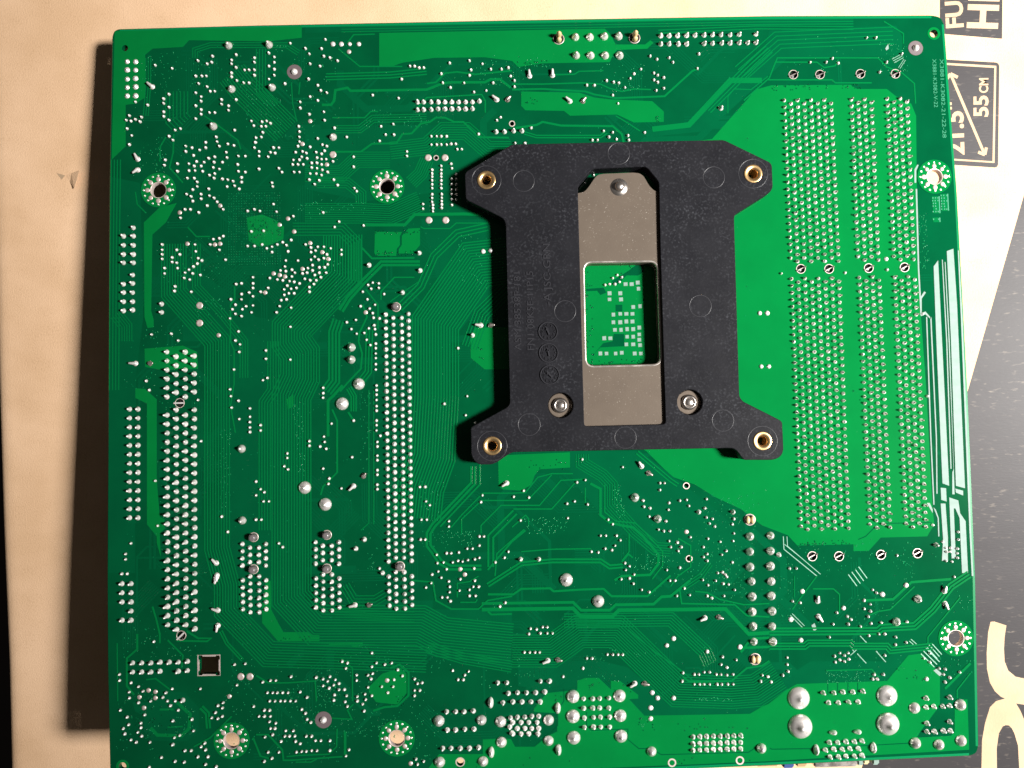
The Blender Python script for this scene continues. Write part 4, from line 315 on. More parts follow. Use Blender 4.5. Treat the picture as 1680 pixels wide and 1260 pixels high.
SPECKS = [(9.2, -6.81, 26.7, -18.76, 60), (13.57, -31.91, 17.05, -43.51, 40), (26.74, -8.01, 42.47, -19.03, 50), (38.97, -18.97, 59.87, -33.62, 90), (46.07, -5.63, 51.33, -7.52, 14), (53.08, -8.45, 67.08, -15.87, 20), (74.0, -24.95, 91.48, -30.61, 30), (89.78, -27.01, 94.99, -30.67, 8), (105.93, -9.33, 119.87, -18.57, 40), (118.28, -10.44, 127.04, -13.65, 20), (142.1, -12.65, 155.15, -20.97, 50), (194.69, -5.39, 215.62, -16.6, 20), (223.15, -6.77, 231.64, -16.87, 70), (232.49, -58.11, 235.31, -74.11, 60), (8.34, -34.48, 14.44, -41.69, 20), (19.63, -60.32, 31.72, -75.47, 40), (24.79, -78.83, 33.42, -84.23, 40), (10.1, -86.38, 21.3, -92.69, 30), (13.54, -99.47, 26.3, -149.46, 70), (2.36, -99.24, 14.4, -104.68, 12), (31.56, -115.38, 34.88, -139.44, 60), (63.03, -67.3, 66.31, -84.88, 20), (52.73, -51.24, 73.62, -55.16, 50), (99.71, -61.83, 108.12, -78.7, 40), (66.24, -91.85, 69.62, -98.87, 12), (53.07, -114.11, 55.51, -129.63, 40), (71.26, -105.84, 74.45, -126.6, 40), (88.14, -132.04, 92.99, -150.94, 40), (93.07, -145.83, 103.3, -150.32, 60), (72.54, -141.97, 75.77, -157.35, 20), (52.25, -108.91, 55.6, -119.33, 25), (142.42, -134.07, 144.84, -140.13, 40), (143.12, -140.09, 145.61, -143.57, 20), (117.2, -142.95, 129.14, -147.48, 80), (147.92, -153.87, 158.12, -158.35, 60), (167.4, -137.19, 182.62, -147.8, 60), (158.4, -148.98, 182.08, -163.15, 140), (190.27, -151.4, 227.13, -159.9, 70), (223.82, -156.41, 227.02, -162.46, 20), (168.42, -159.44, 181.91, -168.24, 40), (185.62, -160.68, 195.55, -171.95, 40), (206.15, -165.39, 221.25, -175.93, 40), (200.99, -187.29, 212.01, -190.92, 60), (208.89, -183.26, 222.39, -189.48, 20), (238.97, -166.14, 243.92, -171.36, 15), (229.69, -180.36, 243.04, -189.97, 40), (4.18, -170.92, 14.35, -179.55, 30), (16.04, -176.24, 26.21, -180.67, 20), (32.99, -179.99, 41.4, -191.9, 40), (2.51, -187.64, 14.33, -204.57, 60), (18.56, -193.03, 24.45, -201.49, 30), (34.63, -191.74, 41.31, -206.88, 30), (58.42, -183.94, 65.1, -194.14, 80), (46.55, -181.98, 60.02, -194.02, 50), (65.29, -177.38, 92.2, -198.13, 90), (64.22, -197.45, 80.25, -202.84, 60), (44.77, -193.65, 64.94, -209.12, 70), (87.37, -181.26, 95.83, -184.82, 8), (83.74, -196.25, 91.98, -211.44, 40), (102.71, -181.62, 116.18, -190.33, 20), (133.33, -186.54, 141.8, -189.26, 10), (145.45, -180.93, 148.83, -182.7, 5), (146.65, -199.44, 151.67, -202.9, 8), (133.5, -179.81, 141.94, -184.22, 14), (113.71, -186.08, 119.65, -187.39, 10), (162.18, -193.94, 174.13, -195.07, 30)]
BGA = [(34.45, -48.78, 50.48, -70.57, 0.73)]
BOARD_TEXT = [('X3881-K3082-V-22', 238.86, -12.83, 240.17, -27.12, 1.43), ('X3881-K3082-21-22-28', 241.0, -12.87, 242.25, -36.14, 1.43)]
BRACKET = [(115.9, -37.74), (117.27, -37.68), (175.44, -37.49), (176.3, -37.77), (188.5, -44.09), (189.07, -44.97), (189.11, -51.24), (188.37, -52.61), (178.71, -58.42), (178.08, -59.02), (177.88, -59.88), (177.66, -109.57), (177.89, -110.42), (178.62, -111.37), (188.8, -116.83), (189.37, -117.44), (189.43, -125.04), (188.96, -126.38), (187.91, -127.28), (186.37, -127.76), (178.58, -127.59), (177.91, -127.15), (176.46, -125.02), (175.47, -124.32), (174.11, -124.21), (114.44, -124.07), (113.42, -124.44), (110.0, -126.72), (108.31, -127.35), (104.94, -127.28), (103.61, -126.25), (102.8, -124.55), (102.85, -117.15), (103.45, -116.66), (112.84, -111.79), (113.53, -111.04), (113.8, -110.12), (113.63, -60.41), (113.23, -59.11), (112.39, -58.31), (103.09, -53.39), (102.59, -52.77), (102.46, -46.01), (102.9, -45.24)]
BRACKET_CUT = [(138.22, -45.1), (153.52, -44.68), (157.0, -49.09), (156.83, -66.74), (156.88, -117.27), (134.27, -117.38), (134.13, -54.22), (134.16, -49.71)]
PLATE = [(131.09, -52.14), (134.55, -51.59), (135.93, -51.36), (136.99, -50.33), (139.31, -47.06), (140.19, -46.47), (141.58, -46.23), (150.21, -46.04), (151.93, -46.33), (152.94, -47.13), (154.58, -50.13), (156.1, -51.55), (161.26, -51.99), (161.5, -83.87), (161.43, -120.08), (130.83, -119.78)]
PLATE_WINDOW = [(135.6, -71.56), (155.94, -71.69), (156.13, -100.4), (135.47, -100.49)]
INSERTS = [(108.5, -47.77), (183.65, -47.31), (108.66, -122.24), (183.67, -122.47)]
SCREWS = [(127.8, -111.41), (163.83, -111.3)]
STUD = (145.87, -50.14)
EJECTORS = [(118.94, -48.22), (145.89, -40.89), (172.51, -48.15), (129.71, -85.19), (167.58, -84.48), (118.99, -116.56), (145.6, -120.74), (172.84, -116.58)]
DIALS = [(124.82, -90.81), (124.85, -96.78), (125.05, -102.9)]
BRACKET_TEXT = [('ASM 38538F-181', 117.23, -95.94, 117.36, -74.07, 1.91), ('FN1 08K5E-11P15', 120.8, -95.84, 120.94, -73.8, 1.91), ('-A JSC-GRN', 125.84, -83.32, 125.89, -66.15, 2.09)]
CARD_EDGE = [(-167.27, 18.69), (-168.9, -42.41), (-169.16, -56.99), (-169.64, -85.47), (-170.8, -119.33), (-172.02, -147.61)]
INK_MAIN = [(182.52, 164.72), (149.86, 44.62), (136.05, -5.33), (119.86, -64.66), (100.72, -136.53), (97.02, -196.47), (304.04, -202.45), (285.33, 163.36)]
INK_TOP = [(125.68, 136.92), (126.04, 106.14), (127.75, 105.01), (145.26, 103.33), (145.09, 136.64)]
INK_TOP_TEXT = [('FULL', 133.17, 107.03, 132.21, 122.39, 28), ('HD', 143.52, 106.32, 144.2, 122.21, 49)]
INK_SIZE = [(114.47, 98.37), (143.31, 96.29), (144.16, 95.97), (144.55, 95.23), (144.66, 65.29), (144.38, 64.64), (143.63, 64.38), (114.76, 66.74)]
SIZE_FRAME = [[(114.48, 97.37), (143.61, 95.24), (143.51, 65.77), (114.75, 68.04)], [(114.49, 96.78), (142.96, 94.61), (142.84, 66.34), (114.74, 68.6)]]
SIZE_ARROW = [(129.4, 93.09), (140.43, 68.34), (131.68, 91.95), (127.55, 90.36), (138.33, 69.21), (140.87, 70.56)]
SIZE_TEXT = [('55', 141.2, 79.91, 141.1, 86.37, 23.5), ('CM', 141.09, 87.11, 141.08, 91.61, 14.5), ('21.5"', 133.89, 68.45, 133.29, 84.75, 29)]
BIG_LETTER = [(144.55, -79.13), (145.73, -79.06), (149.68, -80.45), (149.15, -84.23), (149.02, -88.22), (149.29, -92.23), (150.52, -95.27), (152.93, -97.34), (155.71, -98.01), (167.6, -99.71), (167.79, -108.79), (155.86, -106.68), (153.28, -106.21), (154.71, -108.67), (156.37, -112.55), (158.08, -119.69), (158.99, -136.02), (155.0, -135.91), (154.65, -127.74), (154.12, -120.2), (152.86, -116.11), (152.04, -114.46), (151.03, -113.43), (150.04, -113.3), (149.05, -113.68), (147.82, -115.98), (147.19, -121.03), (147.63, -135.72), (142.05, -135.57), (142.33, -127.42), (142.38, -118.07), (143.29, -112.42), (144.79, -107.21), (146.74, -105.24), (149.61, -104.5), (148.3, -103.87), (146.29, -102.0), (144.67, -99.15), (143.61, -94.5), (143.45, -89.29), (143.81, -82.5)]
TEAR = [(-142.58, 67.01), (-140.69, 67.62), (-137.69, 68.21), (-139.63, 62.9), (-141.38, 64.96), (-145.32, 67.79), (-143.94, 65.74)]
IO_X = [181.17, 196.52, 197.37, 209.67, 210.69, 217.02]
TOP_CLIPS = [(130.16, -5.05), (152.23, -5.14)]
CODE_BLOCKS = [(236.78, -53.2, 2.2, 5.0), (239.29, -52.54, 2.2, 5.0), (236.68, -59.43, 2.2, 1.35)]
BOARD_H = 212.59

# ================================================================ helpers
MM = 0.001

def parse(s):
    return [tuple(float(v) for v in w.split(",")) for w in s.split()]

def setp(node, **kw):
    for k, v in kw.items():
        for i in node.inputs:
            if i.name.lower().replace(" ", "_") == k:
                i.default_value = v if not (isinstance(v, tuple) and len(v) == 3) else v + (1,)
                break

def material(name, color, rough=0.5, metal=0.0, spec=0.5, coat=0.0, color2=None, nscale=200.0, lo=0.35, hi=0.65,
             bump=0.0, bscale=800.0, bdist=0.0002, rvar=0.0, dust=0.0, dscale=1500.0, dlo=0.66, dhi=0.72, dcol=(0.45, 0.45, 0.45), stretch=None, trans=0.0):
    m = bpy.data.materials.new(name)
    m.use_nodes = True
    nt = m.node_tree
    b = nt.nodes["Principled BSDF"]
    setp(b, base_color=color, roughness=rough, metallic=metal, specular_ior_level=spec, coat_weight=coat, coat_roughness=0.08)
    tc = nt.nodes.new("ShaderNodeTexCoord")
    vec = tc.outputs["Object"]
    if stretch:
        mp = nt.nodes.new("ShaderNodeMapping")
        mp.inputs["Scale"].default_value = stretch
        nt.links.new(vec, mp.inputs[0]); vec = mp.outputs[0]

    def noise(scale, detail=4.0, rgh=0.6):
        n = nt.nodes.new("ShaderNodeTexNoise")
        n.inputs["Scale"].default_value = scale
        n.inputs["Detail"].default_value = detail
        n.inputs["Roughness"].default_value = rgh
        nt.links.new(vec, n.inputs["Vector"])
        return n

    def ramp(src, a, c, ca, cb):
        r = nt.nodes.new("ShaderNodeValToRGB")
        r.color_ramp.elements[0].position = a
        r.color_ramp.elements[1].position = c
        r.color_ramp.elements[0].color = tuple(ca) + (1,)
        r.color_ramp.elements[1].color = tuple(cb) + (1,)
        nt.links.new(src, r.inputs[0])
        return r

    col = None
    if color2:
        col = ramp(noise(nscale).outputs["Fac"], lo, hi, color, color2).outputs[0]
    if dust:
        mask = ramp(noise(dscale, 2.0, 0.5).outputs["Fac"], dlo, dhi, (0, 0, 0), (dust, dust, dust)).outputs[0]
        big = ramp(noise(dscale / 14, 3.0).outputs["Fac"], 0.38, 0.68, (0.15, 0.15, 0.15), (1, 1, 1)).outputs[0]
        mul = nt.nodes.new("ShaderNodeMath"); mul.operation = 'MULTIPLY'
        nt.links.new(mask, mul.inputs[0]); nt.links.new(big, mul.inputs[1])
        mix = nt.nodes.new("ShaderNodeMix"); mix.data_type = 'RGBA'
        nt.links.new(mul.outputs[0], mix.inputs[0])
        if col is not None: nt.links.new(col, mix.inputs[6])
        else: mix.inputs[6].default_value = tuple(color) + (1,)
        mix.inputs[7].default_value = tuple(dcol) + (1,)
        col = mix.outputs[2]
    if col is not None:
        nt.links.new(col, b.inputs["Base Color"])
    if rvar:
        r = ramp(noise(nscale * 1.7).outputs["Fac"], 0.3, 0.7, (max(0.02, rough - rvar),) * 3, (rough + rvar,) * 3)
        nt.links.new(r.outputs[0], b.inputs["Roughness"])
    if bump:
        bp = nt.nodes.new("ShaderNodeBump")
        bp.inputs["Strength"].default_value = bump
        bp.inputs["Distance"].default_value = bdist
        nt.links.new(noise(bscale, 5.0).outputs["Fac"], bp.inputs["Height"])
        nt.links.new(bp.outputs[0], b.inputs["Normal"])
    return m

M = {
    'laminate': material('laminate', (0.0003, 0.048, 0.0172), 0.09, spec=0.13, color2=(0.0003, 0.06, 0.0205), nscale=60),
    'inner': material('inner_plane', (0.0004, 0.059, 0.0215), 0.09, spec=0.13, color2=(0.0004, 0.067, 0.0235), nscale=90),
    'copper': material('masked_copper', (0.0009, 0.132, 0.027), 0.1, spec=0.13, color2=(0.0009, 0.12, 0.025), nscale=80, dust=0.5, dscale=2600, dlo=0.76, dhi=0.78, dcol=(0.1, 0.4, 0.2)),
    'trace': material('masked_trace', (0.0007, 0.115, 0.0285), 0.12, spec=0.13),
    'edge': material('bare_edge', (0.001, 0.15, 0.05), 0.2, spec=0.2),
    'joint': material('joint_solder', (0.92, 0.88, 0.85), 0.36, metal=0.72, color2=(0.82, 0.76, 0.73), nscale=260, rvar=0.08, bump=0.1, bscale=700),
    'solder': material('solder', (0.93, 0.9, 0.88), 0.36, metal=0.55, spec=0.5, color2=(0.84, 0.8, 0.77), nscale=900, rvar=0.08, bump=0.15, bscale=1600),
    'pin': material('pin_metal', (0.42, 0.37, 0.34), 0.33, metal=0.8, rvar=0.08),
    'tin': material('tinned_copper', (0.2, 0.27, 0.24), 0.45, metal=0.0, spec=0.06, color2=(0.17, 0.24, 0.21), nscale=500),
    'pad': material('bare_pad', (0.6, 0.51, 0.47), 0.42, metal=0.45, color2=(0.5, 0.41, 0.38), nscale=700),
    'grey': material('bare_laminate_ring', (0.105, 0.082, 0.086), 0.55, spec=0.3),
    'plastic': material('black_plastic', (0.009, 0.009, 0.011), 0.42, spec=0.06, color2=(0.0125, 0.0125, 0.015), nscale=120, rvar=0.08, bump=0.12, bscale=1500,
                        dust=0.4, dscale=1500, dlo=0.52, dhi=0.85, dcol=(0.11, 0.115, 0.13)),
    'mould': material('moulded_mark', (0.022, 0.022, 0.026), 0.28, spec=0.5),  # same plastic, coloured lighter to imitate glints on lettering and dials
    'nickel': material('nickel_plate', (0.118, 0.094, 0.074), 0.34, metal=0.2, spec=0.2, color2=(0.106, 0.084, 0.066), nscale=150, bump=0.08, bscale=2500,
                       dust=0.6, dscale=2300, dlo=0.66, dhi=0.76, dcol=(0.5, 0.46, 0.4)),
    'lip': material('plate_edge', (0.5, 0.46, 0.42), 0.3, metal=0.8, rvar=0.1),
    'steel': material('screw_steel', (0.55, 0.5, 0.46), 0.28, metal=0.95, rvar=0.08),
    'brass': material('brass', (0.78, 0.52, 0.24), 0.3, metal=0.95, rvar=0.06),
    'cream': material('cream_plastic', (0.5, 0.37, 0.19), 0.4),
    'dark': material('dark_plastic', (0.02, 0.017, 0.016), 0.4),
    'grey_post': material('grey_post', (0.13, 0.115, 0.115), 0.25),
    'blue': material('blue_plastic', (0.012, 0.04, 0.16), 0.4),
    'gold': material('tan_plastic', (0.3, 0.19, 0.08), 0.45),
    'kraft': material('kraft_card', (0.65, 0.44, 0.282), 0.85, spec=0.1, color2=(0.56, 0.368, 0.222), nscale=30, bump=0.6, bscale=2200, bdist=0.0002,
                      dust=0.4, dscale=1700, dlo=0.5, dhi=0.78, dcol=(0.33, 0.2, 0.1)),
    'ink': material('printed_ink', (0.03, 0.0275, 0.029), 0.46, spec=0.1, color2=(0.036, 0.033, 0.0345), nscale=40, bump=0.1, bscale=1200,
                    dust=0.5, dscale=700, dlo=0.6, dhi=0.82, dcol=(0.3, 0.25, 0.2), stretch=(0.45, 1.5, 1)),
    'paper': material('unprinted_card', (0.46, 0.33, 0.215), 0.85, spec=0.1, bump=0.4, bscale=1400, color2=(0.39, 0.275, 0.175), nscale=60),
    'stub': material('pin_end', (0.26, 0.2, 0.18), 0.3, metal=0.6),  # pin ends coloured dark to stand in for their shaded sides
    'pale': material('tinned_line', (0.12, 0.26, 0.19), 0.4, metal=0.2, spec=0.3),
    'rim': material('glint_rim', (0.026, 0.026, 0.03), 0.35, spec=0.4),  # bracket plastic lightened to paint the glint along raised ring edges
    'floor': material('dark_floor', (0.02, 0.012, 0.01), 0.7),
    'thin': material('masked_thin_trace', (0.0006, 0.108, 0.0285), 0.12, spec=0.13),
    'etch': material('etched_mark', (0.03, 0.2, 0.11), 0.3, spec=0.3),
}

def mesh(name, verts, faces, mat=None, smooth=False, fix=False):
    me = bpy.data.meshes.new(name)
    me.from_pydata([(x * MM, y * MM, z * MM) for x, y, z in verts], [], faces)
    if fix:
        bm = bmesh.new(); bm.from_mesh(me)
        bmesh.ops.recalc_face_normals(bm, faces=bm.faces)
        bm.to_mesh(me); bm.free()
    if mat: me.materials.append(M[mat])
    if smooth: me.shade_smooth()
    return me

def obj(name, me, parent=None, loc=(0, 0, 0), rot=(0, 0, 0), scale=(1, 1, 1)):
    o = bpy.data.objects.new(name, me)
    o.location = tuple(v * MM for v in loc)
    o.rotation_euler = rot
    o.scale = scale
    if parent: o.parent = parent
    COL.objects.link(o)
    return o

def stuff(o):
    o["kind"] = "stuff"
    return o

def offset_poly(P, d):
    """inset (d > 0) of a polygon, any winding"""
    n = len(P)
    area = sum(P[i][0] * P[(i + 1) % n][1] - P[(i + 1) % n][0] * P[i][1] for i in range(n))
    s = 1 if area > 0 else -1
    out = []
    for i in range(n):
        a, b, c = Vector(P[i - 1]), Vector(P[i]), Vector(P[(i + 1) % n])
        u, v = (b - a).normalized(), (c - b).normalized()
        n1, n2 = Vector((-u.y, u.x)) * s, Vector((-v.y, v.x)) * s
        m = n1 + n2
        if m.length < 1e-6: m = n1
        m.normalize()
        k = d / max(0.35, m.dot(n1))
        out.append((b.x + m.x * k, b.y + m.y * k))
    return out

def rounded(P, r, k=4):
    out = []
    n = len(P)
    for i in range(n):
        a, b, c = Vector(P[i - 1]), Vector(P[i]), Vector(P[(i + 1) % n])
        d = min(r, (a - b).length * .45, (c - b).length * .45)
        p, q = b + (a - b).normalized() * d, b + (c - b).normalized() * d
        for j in range(k + 1):
            t = j / k
            v = p * (1 - t) ** 2 + b * (2 * t * (1 - t)) + q * t * t
            out.append((v.x, v.y))
    return out

def circle(x, y, r, n=20):
    return [(x + r * math.cos(2 * math.pi * i / n), y + r * math.sin(2 * math.pi * i / n)) for i in range(n)]

def slab(outer, holes, z0, z1, bev=0.0, bottom=True):
    """plate with holes and an optional chamfer round the top"""
    verts, faces = [], []
    tops = [offset_poly(outer, bev)] + [offset_poly(h, -bev) for h in holes] if bev else [outer] + list(holes)
    loops = [outer] + list(holes)
    flat = [p for L in tops for p in L]
    verts += [(x, y, z1) for x, y in flat]
    faces += [tuple(t) for t in tessellate_polygon([[Vector((x, y, 0)) for x, y in L] for L in tops])]
    base = 0
    for L, Tp in zip(loops, tops):
        n = len(L)
        top = list(range(base, base + n)); base += n
        mid = top
        if bev:
            mid = list(range(len(verts), len(verts) + n)); verts += [(x, y, z1 - bev) for x, y in L]
            faces += [(top[i], top[(i + 1) % n], mid[(i + 1) % n], mid[i]) for i in range(n)]
        low = list(range(len(verts), len(verts) + n)); verts += [(x, y, z0) for x, y in L]
        faces += [(mid[i], mid[(i + 1) % n], low[(i + 1) % n], low[i]) for i in range(n)]
    if bottom:
        b0 = len(verts)
        flat2 = [p for L in loops for p in L]
        verts += [(x, y, z0) for x, y in flat2]
        faces += [tuple(b0 + i for i in t) for t in tessellate_polygon([[Vector((x, y, 0)) for x, y in L] for L in loops])]
    return verts, faces

def weld(name, vf, mat, smooth=False):
    me = mesh(name, *vf)
    bm = bmesh.new(); bm.from_mesh(me)
    bmesh.ops.remove_doubles(bm, verts=bm.verts, dist=1e-7)
    bmesh.ops.recalc_face_normals(bm, faces=bm.faces)
    bm.to_mesh(me); bm.free()
    me.materials.append(M[mat])
    if smooth: me.shade_smooth()
    return me

def lathe(profile, n=10):
    verts, faces, rings = [], [], []
    for r, z in profile:
        if r < 1e-6:
            rings.append([len(verts)]); verts.append((0, 0, z))
        else:
            rings.append(list(range(len(verts), len(verts) + n)))
            verts += [(r * math.cos(2 * math.pi * i / n), r * math.sin(2 * math.pi * i / n), z) for i in range(n)]
    for A, B_ in zip(rings, rings[1:]):
        for i in range(n):
            j = (i + 1) % n
            if len(B_) == 1: faces.append((A[i], A[j], B_[0]))
            elif len(A) == 1: faces.append((A[0], B_[j], B_[i]))
            else: faces.append((A[i], A[j], B_[j], B_[i]))
    return verts, faces

def tube(p0, p1, r0, r1, n=8):
    a, b = Vector(p0), Vector(p1)
    d = (b - a).normalized()
    u = d.orthogonal().normalized(); v = d.cross(u)
    verts = []
    for c, r in ((a, r0), (b, r1), (b + d * r1 * 0.6, r1 * 0.4)):
        for i in range(n):
            t = 2 * math.pi * i / n
            verts.append(tuple(c + u * (r * math.cos(t)) + v * (r * math.sin(t))))
    faces = []
    for k in range(2):
        for i in range(n):
            j = (i + 1) % n
            faces.append((k * n + i, k * n + j, (k + 1) * n + j, (k + 1) * n + i))
    faces.append(tuple(range(2 * n, 3 * n)))
    return verts, faces

def box(x0, y0, z0, x1, y1, z1):
    v = [(x0, y0, z0), (x1, y0, z0), (x1, y1, z0), (x0, y1, z0), (x0, y0, z1), (x1, y0, z1), (x1, y1, z1), (x0, y1, z1)]
    f = [(3, 2, 1, 0), (4, 5, 6, 7), (0, 1, 5, 4), (1, 2, 6, 5), (2, 3, 7, 6), (3, 0, 4, 7)]
    return v, f

class Batch:
    def __init__(self): self.v, self.f = [], []
    def add(self, vf, loc=(0, 0, 0), rot=0.0, scale=(1, 1, 1), tilt=(0, 0)):
        b = len(self.v); c, s = math.cos(rot), math.sin(rot)
        for x, y, z in vf[0]:
            x, y, z = x * scale[0], y * scale[1], z * scale[2]
            x, y = x * c - y * s, x * s + y * c
            self.v.append((x + loc[0] + tilt[0] * z, y + loc[1] + tilt[1] * z, z + loc[2]))
        self.f += [tuple(b + i for i in f) for f in vf[1]]
        return self
    def vf(self): return self.v, self.f

def ribbon(P, w, z, h=0.03):
    """raised trace along a polyline: flat top, sloping flanks"""
    n = len(P); L = []
    for i in range(n):
        b = Vector(P[i])
        u = (b - Vector(P[i - 1])).normalized() if i else (Vector(P[1]) - b).normalized()
        v = (Vector(P[i + 1]) - b).normalized() if i < n - 1 else u
        n1, n2 = Vector((-u.y, u.x)), Vector((-v.y, v.x))
        m = (n1 + n2)
        if m.length < 1e-6: m = n1.copy()
        m.normalize(); k = 1 / max(0.5, m.dot(n1))
        L.append((b, m * k))
    verts, faces = [], []
    for b, m in L:
        for s, zz in ((-(w / 2 + h), 0.0), (-w / 2, z), (w / 2, z), (w / 2 + h, 0.0)):
            verts.append((b.x + m.x * s, b.y + m.y * s, zz))
    for i in range(n - 1):
        for k in range(3):
            faces.append((4 * i + k, 4 * (i + 1) + k, 4 * (i + 1) + k + 1, 4 * i + k + 1))
    return verts, faces

def shift(P, d):
    n = len(P); out = []
    for i in range(n):
        b = Vector(P[i])
        u = (b - Vector(P[i - 1])).normalized() if i else (Vector(P[1]) - b).normalized()
        v = (Vector(P[i + 1]) - b).normalized() if i < n - 1 else u
        n1, n2 = Vector((-u.y, u.x)), Vector((-v.y, v.x))
        m = n1 + n2
        if m.length < 1e-6: m = n1.copy()
        m.normalize(); k = d / max(0.5, m.dot(n1))
        out.append((b.x + m.x * k, b.y + m.y * k))
    return out

def text_vf(s, cap, length=None, z=0.0, depth=0.0, condensed=1.0, bold=0.0):
    """lettering as flat or raised mesh: starts at the origin, runs along +x, cap height in mm"""
    cu = bpy.data.curves.new("lettering", 'FONT')
    cu.body = s; cu.size = 1.0; cu.fill_mode = 'BOTH' if depth else 'FRONT'
    cu.offset = bold
    cu.resolution_u = 3
    cu.extrude = 0.0 if not depth else 0.5
    o = bpy.data.objects.new("lettering", cu); COL.objects.link(o)
    bpy.context.view_layer.update()
    me = o.evaluated_get(bpy.context.evaluated_depsgraph_get()).to_mesh()
    V = [tuple(v.co) for v in me.vertices]; Fc = [tuple(p.vertices) for p in me.polygons]
    bpy.data.objects.remove(o); bpy.data.curves.remove(cu)
    xs = [v[0] for v in V]; x0, x1 = min(xs), max(xs)
    ky = cap / 0.72; kx = (length / (x1 - x0)) if length else ky * condensed
    return [((x - x0) * kx, y * ky, z + (depth if zz > 0 else 0.0)) for x, y, zz in V], Fc

def run_text(batch, s, x0, y0, x1, y1, cap, z=0.0, depth=0.0, bold=0.0):
    L = math.hypot(x1 - x0, y1 - y0)
    batch.add(text_vf(s, cap, L, 0.0, depth, bold=bold), (x0, y0, z), math.atan2(y1 - y0, x1 - x0))

# ================================================================ floor and cardboard box
fl = obj("floor", mesh("floor", [(-1500, -1500, -180), (1500, -1500, -180), (1500, 1500, -180), (-1500, 1500, -180)], [(0, 1, 2, 3)], 'floor'))
fl["kind"] = "structure"

card = bpy.data.objects.new("cardboard_box", None); COL.objects.link(card)
card.location = (0, 0, -0.15)
card["label"] = "brown cardboard box with dark printed panels under the green circuit board"
card["category"] = "box"
def card_obj(name, me):
    return obj(name, me, card, (0, 0, 150))
e0, e1 = CARD_EDGE[0], CARD_EDGE[-1]
top_edge = (e0[0] - (e1[0] - e0[0]) * 2.0, e0[1] + (e0[1] - e1[1]) * 2.0)
low_edge = (e1[0] + (e1[0] - e0[0]) * 0.8, e1[1] - (e0[1] - e1[1]) * 0.8)
left = [low_edge] + CARD_EDGE[::-1] + [top_edge]
V, Fc = [], []
prof = [(4.0, 0.0), (2.2, -0.06), (0.8, -0.3), (-0.3, -0.85), (-0.9, -1.6), (-1.2, -2.6), (-1.25, -150.0)]
for x, y in left:
    V.append((330.0, y, 0.0))
    V += [(x + 1.2 + dx, y, dz) for dx, dz in prof]
k = len(prof) + 1
for i in range(len(left) - 1):
    for j in range(k - 1):
        Fc.append((i * k + j, i * k + j + 1, (i + 1) * k + j + 1, (i + 1) * k + j))
card_obj("top_panel", mesh("top_panel", V, Fc, 'kraft', fix=True)).data.shade_smooth()
card_obj("side_panel", mesh("side_panel", *box(330.2, low_edge[1], -150, 333, top_edge[1], -0.2), 'kraft'))

def sheet(P, z):
    return [(x, y, z) for x, y in P], [tuple(t) for t in tessellate_polygon([[Vector((x, y, 0)) for x, y in P]])]
def up(me):
    bm = bmesh.new(); bm.from_mesh(me)
    bmesh.ops.recalc_face_normals(bm, faces=bm.faces)
    for f in bm.faces:
        if f.normal.z < 0: f.normal_flip()
    bm.to_mesh(me); bm.free()
    return me
card_obj("printed_panel", up(mesh("printed_panel", *sheet(INK_MAIN, 0.03), 'ink')))
card_obj("printed_panel", up(mesh("printed_panel", *sheet(INK_TOP, 0.03), 'ink')))
card_obj("printed_panel", up(mesh("printed_panel", *sheet(INK_SIZE, 0.03), 'ink')))
card_obj("large_letter", up(mesh("large_letter", *sheet(BIG_LETTER, 0.06), 'paper')))
for s, x0, y0, x1, y1, cap in INK_TOP_TEXT:
    b = Batch(); run_text(b, s, x0, y0, x1, y1, cap / 5.2, 0.06, bold=0.03)
    card_obj("lettering", up(mesh("lettering", *b.vf(), 'paper')))
for s, x0, y0, x1, y1, cap in SIZE_TEXT:
    b = Batch(); run_text(b, s, x0, y0, x1, y1, cap / 5.2, 0.06, bold=0.03)
    card_obj("lettering", up(mesh("lettering", *b.vf(), 'paper')))
fo, fi = SIZE_FRAME
card_obj("frame_line", up(mesh("frame_line", [(x, y, 0.06) for x, y in fo + fi], [(i, i + 1, 5 + i, 4 + i) for i in range(3)], 'paper')))
def bar2(p, q, w):
    d = (Vector(q) - Vector(p)).normalized(); n = Vector((-d.y, d.x)) * (w / 2)
    return [(p[0] + n.x, p[1] + n.y, 0.0), (p[0] - n.x, p[1] - n.y, 0.0), (q[0] - n.x, q[1] - n.y, 0.0), (q[0] + n.x, q[1] + n.y, 0.0)], [(0, 1, 2, 3)]
A_, B_, h1, h2, h3, h4 = SIZE_ARROW
b = Batch(); b.add(bar2(A_, B_, 0.85), (0, 0, 0.06))
for i, (p, q) in enumerate(((A_, h1), (A_, h2), (B_, h3), (B_, h4))): b.add(bar2(p, q, 0.95), (0, 0, 0.068 + 0.006 * i))
card_obj("arrow", up(mesh("arrow", *b.vf(), 'paper')))
# torn spot in the paper: a lifted flap over a small pit
t = TEAR
V = [(t[1][0], t[1][1], 0.35), (t[2][0], t[2][1], 1.3), (t[3][0], t[3][1], 1.1), (t[4][0], t[4][1], 0.04), (t[0][0], t[0][1], 0.04)]
card_obj("torn_flap", up(mesh("torn_flap", V + [(x, y, z - 0.25) for x, y, z in V], [(0, 1, 2), (0, 2, 3), (0, 3, 4)] + [(i, (i + 1) % 5, 5 + (i + 1) % 5, 5 + i) for i in range(5)], 'kraft')))
V = [(t[5][0], t[5][1], 0.02), (t[0][0], t[0][1], 0.35), (t[6][0], t[6][1], 0.02)]
card_obj("torn_fibre", up(mesh("torn_fibre", V, [(0, 1, 2)], 'paper')))

# ================================================================ mainboard
board = bpy.data.objects.new("motherboard", None); COL.objects.link(board)
board.location = BOARD_POSE[0]
board.rotation_euler = (BOARD_POSE[1], 0, 0)
board["label"] = "green computer motherboard lying face down with its soldered underside up"
board["category"] = "circuit board"

